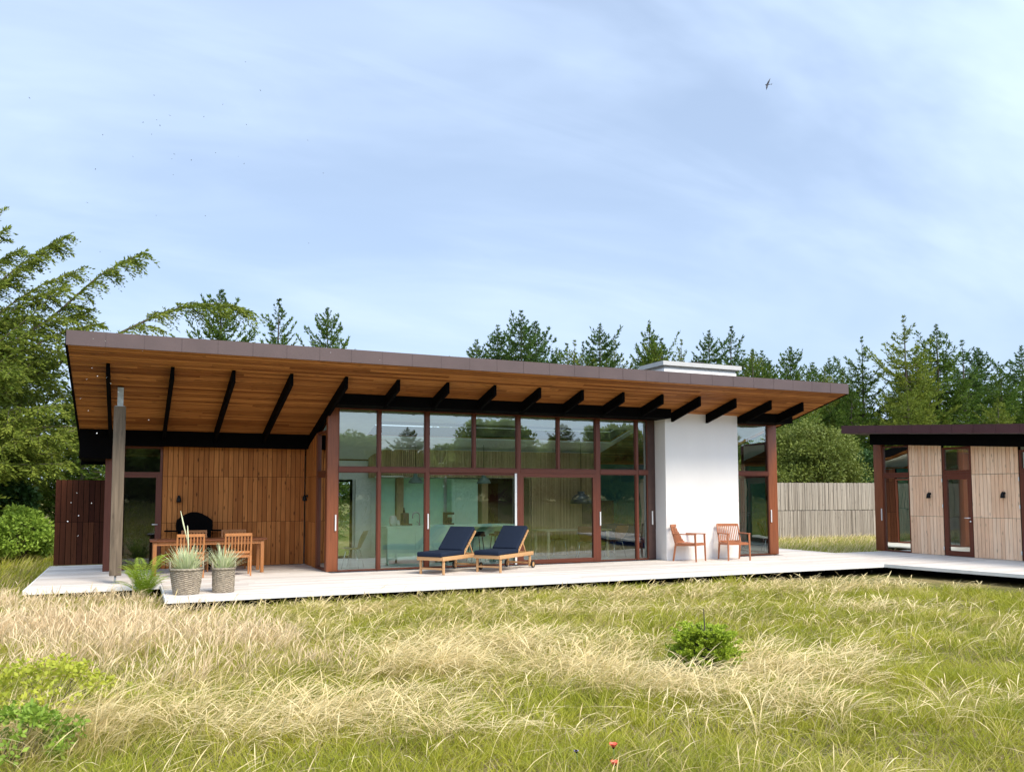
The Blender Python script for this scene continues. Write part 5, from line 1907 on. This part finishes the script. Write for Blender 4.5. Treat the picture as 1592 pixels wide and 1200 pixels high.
make_tree('bush', 'large round olive green bush standing behind the grey fence', 'bush', bush_arrays(61, 2.3, 2.1, 5.1, 120, 330, .13), (29.0, 30.3, -.15), 'leafgreen')
make_tree('bush', 'darker bush between the round bush and the guest house post', 'bush', bush_arrays(62, 1.7, 1.6, 4.0, 60, 300, .14), (33.0, 31.2, -.15), 'leafdark')
make_tree('bush', 'olive bush at the end of the big house behind the fence', 'bush', bush_arrays(63, 1.6, 1.5, 3.5, 60, 300, .13), (26.0, 30.4, -.15), 'leafgreen')
make_tree('bush', 'bright yellow green bush at the end of the side lawn, by the screen', 'bush', bush_arrays(64, 1.0, .8, 1.45, 70, 150, .10, z0=0, low=1), (-2.75, 26.6, -.15), 'leafbright')
make_tree('bush', 'bright yellow green bush at the end of the side lawn, at the frame edge', 'bush', bush_arrays(65, 1.1, .8, 1.3, 70, 150, .10, z0=0, low=1), (-4.5, 25.4, -.15), 'leafbright')
make_tree('bush', 'dark glossy leaved bush under the big spruce', 'bush', bush_arrays(66, 1.6, 1.5, 3.3, 70, 260, .16), (-4.2, 28.6, -.15), 'leafdark')

# trees across the meadow behind the photographer: the panes mirror them
mk_arr = [bush_arrays(90 + k, 2.5, 2.5, hh, 110, 150, .26, z0=.02, low=1) for k, hh in enumerate((4.2, 4.9, 3.7))]
mk_src = []
xm = -6.0
k = 0
while xm < 60:
    hh = random.uniform(.88, 1.12)
    lb = 'broad tree with brightened leaves across the meadow, mirrored in the panes of the house'
    loc = (xm, -15.5 + random.uniform(-1.5, 1.5), float(ground_z(xm, -16)) - .1)
    if k < 3:
        t_ = make_tree('broad_tree', lb, 'tree', mk_arr[k], loc, 'leafmirror', 'trees mirrored in the panes', random.uniform(0, 6.28))
        mk_src.append(t_)
    else:
        t_ = copy_tree(mk_src[k % 3]); t_['label'] = lb
        t_.location = loc; t_.rotation_euler = (0, 0, random.uniform(0, 6.28)); t_.scale = (1.1, 1.1, hh)
    xm += random.uniform(2.4, 3.6)
    k += 1
for i, (key, x, y, h) in enumerate([('D', 9, -14, 6.2), ('C', 16.5, -15, 4.8), ('C', 27, -14, 5.2), ('A', 40, -14, 5.8), ('D', 47, -14, 7.2)]):
    plant(key, 'dark spruce across the meadow, mirrored in the panes of the house', x, y, h, 'needlewarm', None, 1.3, 'spruces mirrored in the panes')

# ------------------------------------------------------------------ plants in the meadow
# young spruce: short stiff upswept shoots
g = np.random.default_rng(71)
segs, Bs, Ds, Ls, Ws = [], [], [], [], []
sx, sy = 5.52, 7.34
sz = float(ground_z(sx, sy))
segs.append((np.array([[0, 0, 0], [0, 0, .3], [.01, 0, .56], [0, .0, .74]]), np.array([.022, .016, .008, .005])))
for k in range(150):
    a = g.uniform(0, 2 * pi); f = g.uniform(0, 1)
    L = .335 * np.interp(f, [0, .3, .75, 1], [.85, 1.05, .80, .40]) * g.uniform(.75, 1.1)
    el = np.interp(f, [0, .5, 1], [-.05, .22, .60])
    s_ = np.linspace(0, 1, 5)
    pts = np.array([0, 0, .09 + .36 * f]) + np.stack([cos(a) * L * s_, sin(a) * L * s_, L * (el * s_ - .10 * np.sin(s_ * pi) + .14 * s_ * s_)], -1)
    segs.append((pts, np.array([.008, .006, .005, .004, .003])))
    # stiff finger-like shoots, each clad all round in short needles
    for j in range(8):
        q = g.uniform(.35, 1); c = pts[0] + (pts[-1] - pts[0]) * q + np.array([0, 0, -.10 * L * sin(q * pi)])
        aa = a + g.choice([-1, 1]) * g.uniform(.2, .9); dl = g.uniform(.07, .12)
        dd = np.array([cos(aa), sin(aa), g.uniform(.05, .55)]); dd /= np.linalg.norm(dd)
        n = 34
        u = g.random(n)
        B = c + dd * (dl * u)[:, None]
        D = dd * .85 + g.normal(0, .55, (n, 3))
        Bs.append(B); Ds.append(D); Ls.append(g.uniform(.022, .032, n)); Ws.append(g.uniform(.010, .015, n))
make_tree('young_spruce', 'small bushy young spruce with bare brown leader in the dry grass', 'young tree',
          (tubes(segs), sprigs(np.concatenate(Bs), np.concatenate(Ds), np.concatenate(Ls), np.concatenate(Ws), g)), (sx, sy, sz), 'sapling')


# leafy weeds and rose shoots at the lower corner
def leafy(name, label, x, y, rx, h, ncl, nl, ls, mat, seed):
    make_tree(name, label, 'shrub', bush_arrays(seed, rx, rx, h, ncl, nl, ls, z0=.0, low=1), (x, y, float(ground_z(x, y))), mat, part='foliage')


leafy('leafy_shrub', 'yellow green leafy shrub in the dry grass near the lower corner', -.60, 8.35, .52, .56, 64, 34, .05, 'leafyellow', 81)
leafy('leafy_shrub', 'fresh green shrub low at the very corner of the picture', -.66, 7.2, .38, .40, 36, 38, .05, 'leafbright', 82)
leafy('leafy_shrub', 'dark green weed beside the yellow green shrub', -.10, 8.5, .24, .30, 16, 40, .042, 'leafyellow', 83)


patch(500, -1.3, .1, 7.0, 8.6, .35, .62, .0065, 'straw', 38, 'straw_grass', 'dry stalks standing among the leafy shrubs')
patch(700, -1.3, .2, 6.9, 8.7, .2, .45, .006, 'mid', 39, 'olive_grass', 'olive stalks standing among the leafy shrubs')


def fern(label, loc, n, L, seed):
    t_ = empty('fern', loc, 0, label, 'fern')
    g = random.Random(seed)
    for k in range(n):
        mb = MB().use(M['fern'])
        a = 2 * pi * k / n + g.uniform(-.2, .2)
        d = Vector((cos(a), sin(a), 0)); sd_ = Vector((-sin(a), cos(a), 0))
        Lk = L * g.uniform(.75, 1.1); up_ = g.uniform(.9, 2.2)
        def at(s_): return Vector(loc) + d * (Lk * .55 * s_ ** 1.3) + Vector((0, 0, Lk * (up_ * s_ - .55 * up_ * s_ * s_)))
        mb.tube([at(j / 8) for j in range(9)], [.006 - .0006 * j for j in range(9)], 5)
        for j in range(3, 30):
            s_ = j / 30
            p = at(s_); q = at(min(1, s_ + .03)); e = (q - p).normalized()
            wl = .12 * Lk * sin(pi * min(1, (s_ + .12) / 1.08)) + .012
            for sgn in (-1, 1):
                tip = p + sd_ * sgn * wl + e * wl * .45 + Vector((0, 0, -.12 * wl))
                mid = (p + tip) / 2
                hw = Lk * .0075
                mb.add([p, mid - e * hw, tip, mid + e * hw], [(0, 1, 2, 3)])
        mb.build('frond', None, t_)
    return t_


fern('bright green fern at the corner of the deck beside the larger basket', (.28, 16.75, float(ground_z(.28, 16.75))), 40, .92, 5)


def flower(name, label, cat, p, gz, r, mat, kind, group=None):
    t_ = empty(name, (p[0], p[1], gz), 0, label, cat, group)
    mb = MB().use(M['stem']); mb.tube([(p[0] + .03, p[1] + .02, gz), (p[0] + .01, p[1], (gz + p[2]) / 2), p], .003, 6); mb.build('stem', None, t_)
    mb = MB().use(M[mat])
    g = random.Random(int(p[0] * 100))
    if kind == 'cup':
        for k in range(5):
            a = 2 * pi * k / 5
            vs = []
            for j in range(4):
                s_ = j / 3
                for i in range(5):
                    u = (i - 2) / 2 * .62
                    rr_ = r * (.15 + .85 * s_ ** .8); zz = r * (.9 * s_ ** 1.4) + r * .08 * sin(i * 2 + k)
                    vs.append((p[0] + rr_ * cos(a + u), p[1] + rr_ * sin(a + u), p[2] + zz))
            mb.add(vs, [(j * 5 + i, j * 5 + i + 1, (j + 1) * 5 + i + 1, (j + 1) * 5 + i) for j in range(3) for i in range(4)], True)
    else:
        for k in range(16):
            a = 2 * pi * k / 16 + g.uniform(-.1, .1); e = g.uniform(.1, .7)
            d = Vector((cos(a), sin(a), e)).normalized(); sd_ = Vector((-sin(a), cos(a), 0))
            P_ = Vector(p)
            mb.add([P_, P_ + d * r * .6 - sd_ * r * .12, P_ + d * r, P_ + d * r * .6 + sd_ * r * .12], [(0, 1, 2, 3)])
    mb.build('petal_head', None, t_)
    mb = MB().use(M['black']); mb.lathe([(.002, -.012), (.009, -.004), (.009, .006), (.002, .012)], p, 10); mb.build('flower_centre', None, t_)


for (nm, lb, cat, x, y, hh, r, mt, kd) in [('poppy', 'red poppy, higher of the two at the bottom of the meadow', 'poppy', 2.90, 4.83, .17, .028, 'poppy', 'cup'),
                                           ('poppy', 'red poppy, lower one cut by the bottom of the picture', 'poppy', 2.80, 4.65, .12, .026, 'poppy', 'cup'),
                                           ('cornflower', 'single violet blue cornflower near the poppies', 'cornflower', 2.66, 4.89, .16, .020, 'cornflower', 'star')]:
    gz = float(ground_z(x, y))
    flower(nm, lb, cat, (x, y, gz + hh), gz, r, mt, kd, 'poppies in the meadow' if nm == 'poppy' else None)

# ------------------------------------------------------------------ bird and insects in the air
mb = MB().use(M['birdgrey'])
bp = Vector((14.416, 16.185, 11.99))
R_ = cam.matrix_world.to_3x3()
ax = (R_ @ Vector((.93, .22, -.3))).normalized()       # tail to the picture's right
wing = (R_ @ Vector((.30, .95, .1))).normalized()
nn = ax.cross(wing).normalized()
mb.tube([bp - ax * .085, bp - ax * .06, bp - ax * .01, bp + ax * .05, bp + ax * .12], [.004, .016, .022, .014, .006], 8)
for sgn, k in ((1, 1.0), (-1, .85)):
    w0, w1, w2 = bp - ax * .045 + wing * sgn * .015, bp - ax * .035 + wing * sgn * .10 * k + nn * .02, bp + ax * .03 + wing * sgn * .215 * k
    t0, t1 = bp + ax * .035 + wing * sgn * .015, bp + ax * .030 + wing * sgn * .10 * k + nn * .02
    for dz in (0, .005):
        o_ = nn * dz
        mb.add([w0 + o_, w1 + o_, w2 + o_, t1 + o_, t0 + o_], [(0, 1, 3, 4), (1, 2, 3)])
mb.add([bp + ax * .11, bp + ax * .20 + wing * .035, bp + ax * .16, bp + ax * .20 - wing * .035], [(0, 1, 2), (0, 2, 3)])
mb.build('bird', None, None, 'small grey bird gliding with spread wings alone in the sky', 'bird', loc=bp).scale = (.78, .78, .78)

INS = [(-0.67, 6.27, 4.31), (0.78, 7.02, 5.23), (0.84, 6.55, 4.79), (0.64, 7.38, 5.0), (0.5, 7.51, 4.92), (0.08, 5.69, 4.22), (0.17, 5.56, 4.05), (0.14, 8.24, 5.13), (0.02, 6.39, 4.32), (0.13, 6.3, 4.28), (0.11, 8.8, 5.21), (-0.26, 7.12, 4.47), (-0.05, 8.37, 4.8), (0.26, 7.16, 4.42), (0.26, 7.7, 4.58), (0.33, 6.1, 3.99), (0.61, 7.64, 4.67), (0.88, 8.38, 4.96), (0.81, 7.27, 4.47), (0.89, 7.85, 5.06), (0.28, 7.86, 4.5), (-0.25, 5.87, 3.75), (-0.54, 8.19, 4.42), (-0.38, 7.69, 4.1), (0.13, 6.74, 3.77), (0.41, 5.81, 3.52), (-0.31, 8.73, 3.97), (1.28, 6.95, 4.63), (1.76, 7.57, 5.16), (1.69, 8.32, 4.9), (1.5, 8.02, 4.08)]
INW = [(-0.31, 7.73, 2.73), (-0.22, 6.43, 2.5), (-0.19, 7.44, 2.62), (-0.14, 6.56, 2.47), (-0.39, 7.79, 2.48), (-0.32, 7.66, 2.37), (-0.19, 5.73, 2.06), (0.1, 5.82, 2.16), (-0.08, 6.01, 2.35), (-0.35, 7.85, 2.65), (-0.33, 6.58, 1.7), (-0.39, 7.06, 1.63), (-0.3, 6.24, 1.55), (-0.39, 6.75, 1.5), (-0.31, 6.45, 1.41), (-0.23, 6.37, 1.63), (-0.19, 6.87, 2.82), (-0.27, 6.86, 2.83), (0.07, 7.67, 2.89), (1.49, 6.95, 2.86), (2.05, 7.45, 2.91)]


def insect(body, wingm):
    mb = MB().use(M[body])
    mb.tube([(-.006, 0, 0), (-.003, 0, 0), (.003, 0, 0), (.006, 0, 0)], [.0006, .0014, .0014, .0004], 6)
    mb.use(M[wingm])
    for s_ in (-1, 1):
        mb.add([(-.002, s_ * .001, .001), (-.004, s_ * .008, .004), (.002, s_ * .010, .004), (.002, s_ * .001, .001)], [(0, 1, 2, 3)])
    return mb


p1 = insect('insect', 'insect').build('flying_insect')
p2 = insect('insectlit', 'insectlit').build('flying_insect')
for src, lst, lb, grp in ((p1, INS, 'tiny grey insect flying high against the open sky', 'insects against the sky'), (p2, INW, 'tiny insect coloured as lit, flying in front of the house', 'insects coloured as lit before the house')):
    for i, p in enumerate(lst):
        o = src if i == 0 else src.copy()
        if i: C.objects.link(o)
        o.location = p
        o.scale = (.72, .72, .72)
        o.rotation_euler = (random.uniform(-.4, .4), random.uniform(-.3, .3), random.uniform(0, 6.28))
        tag(o, lb, 'insect', grp)
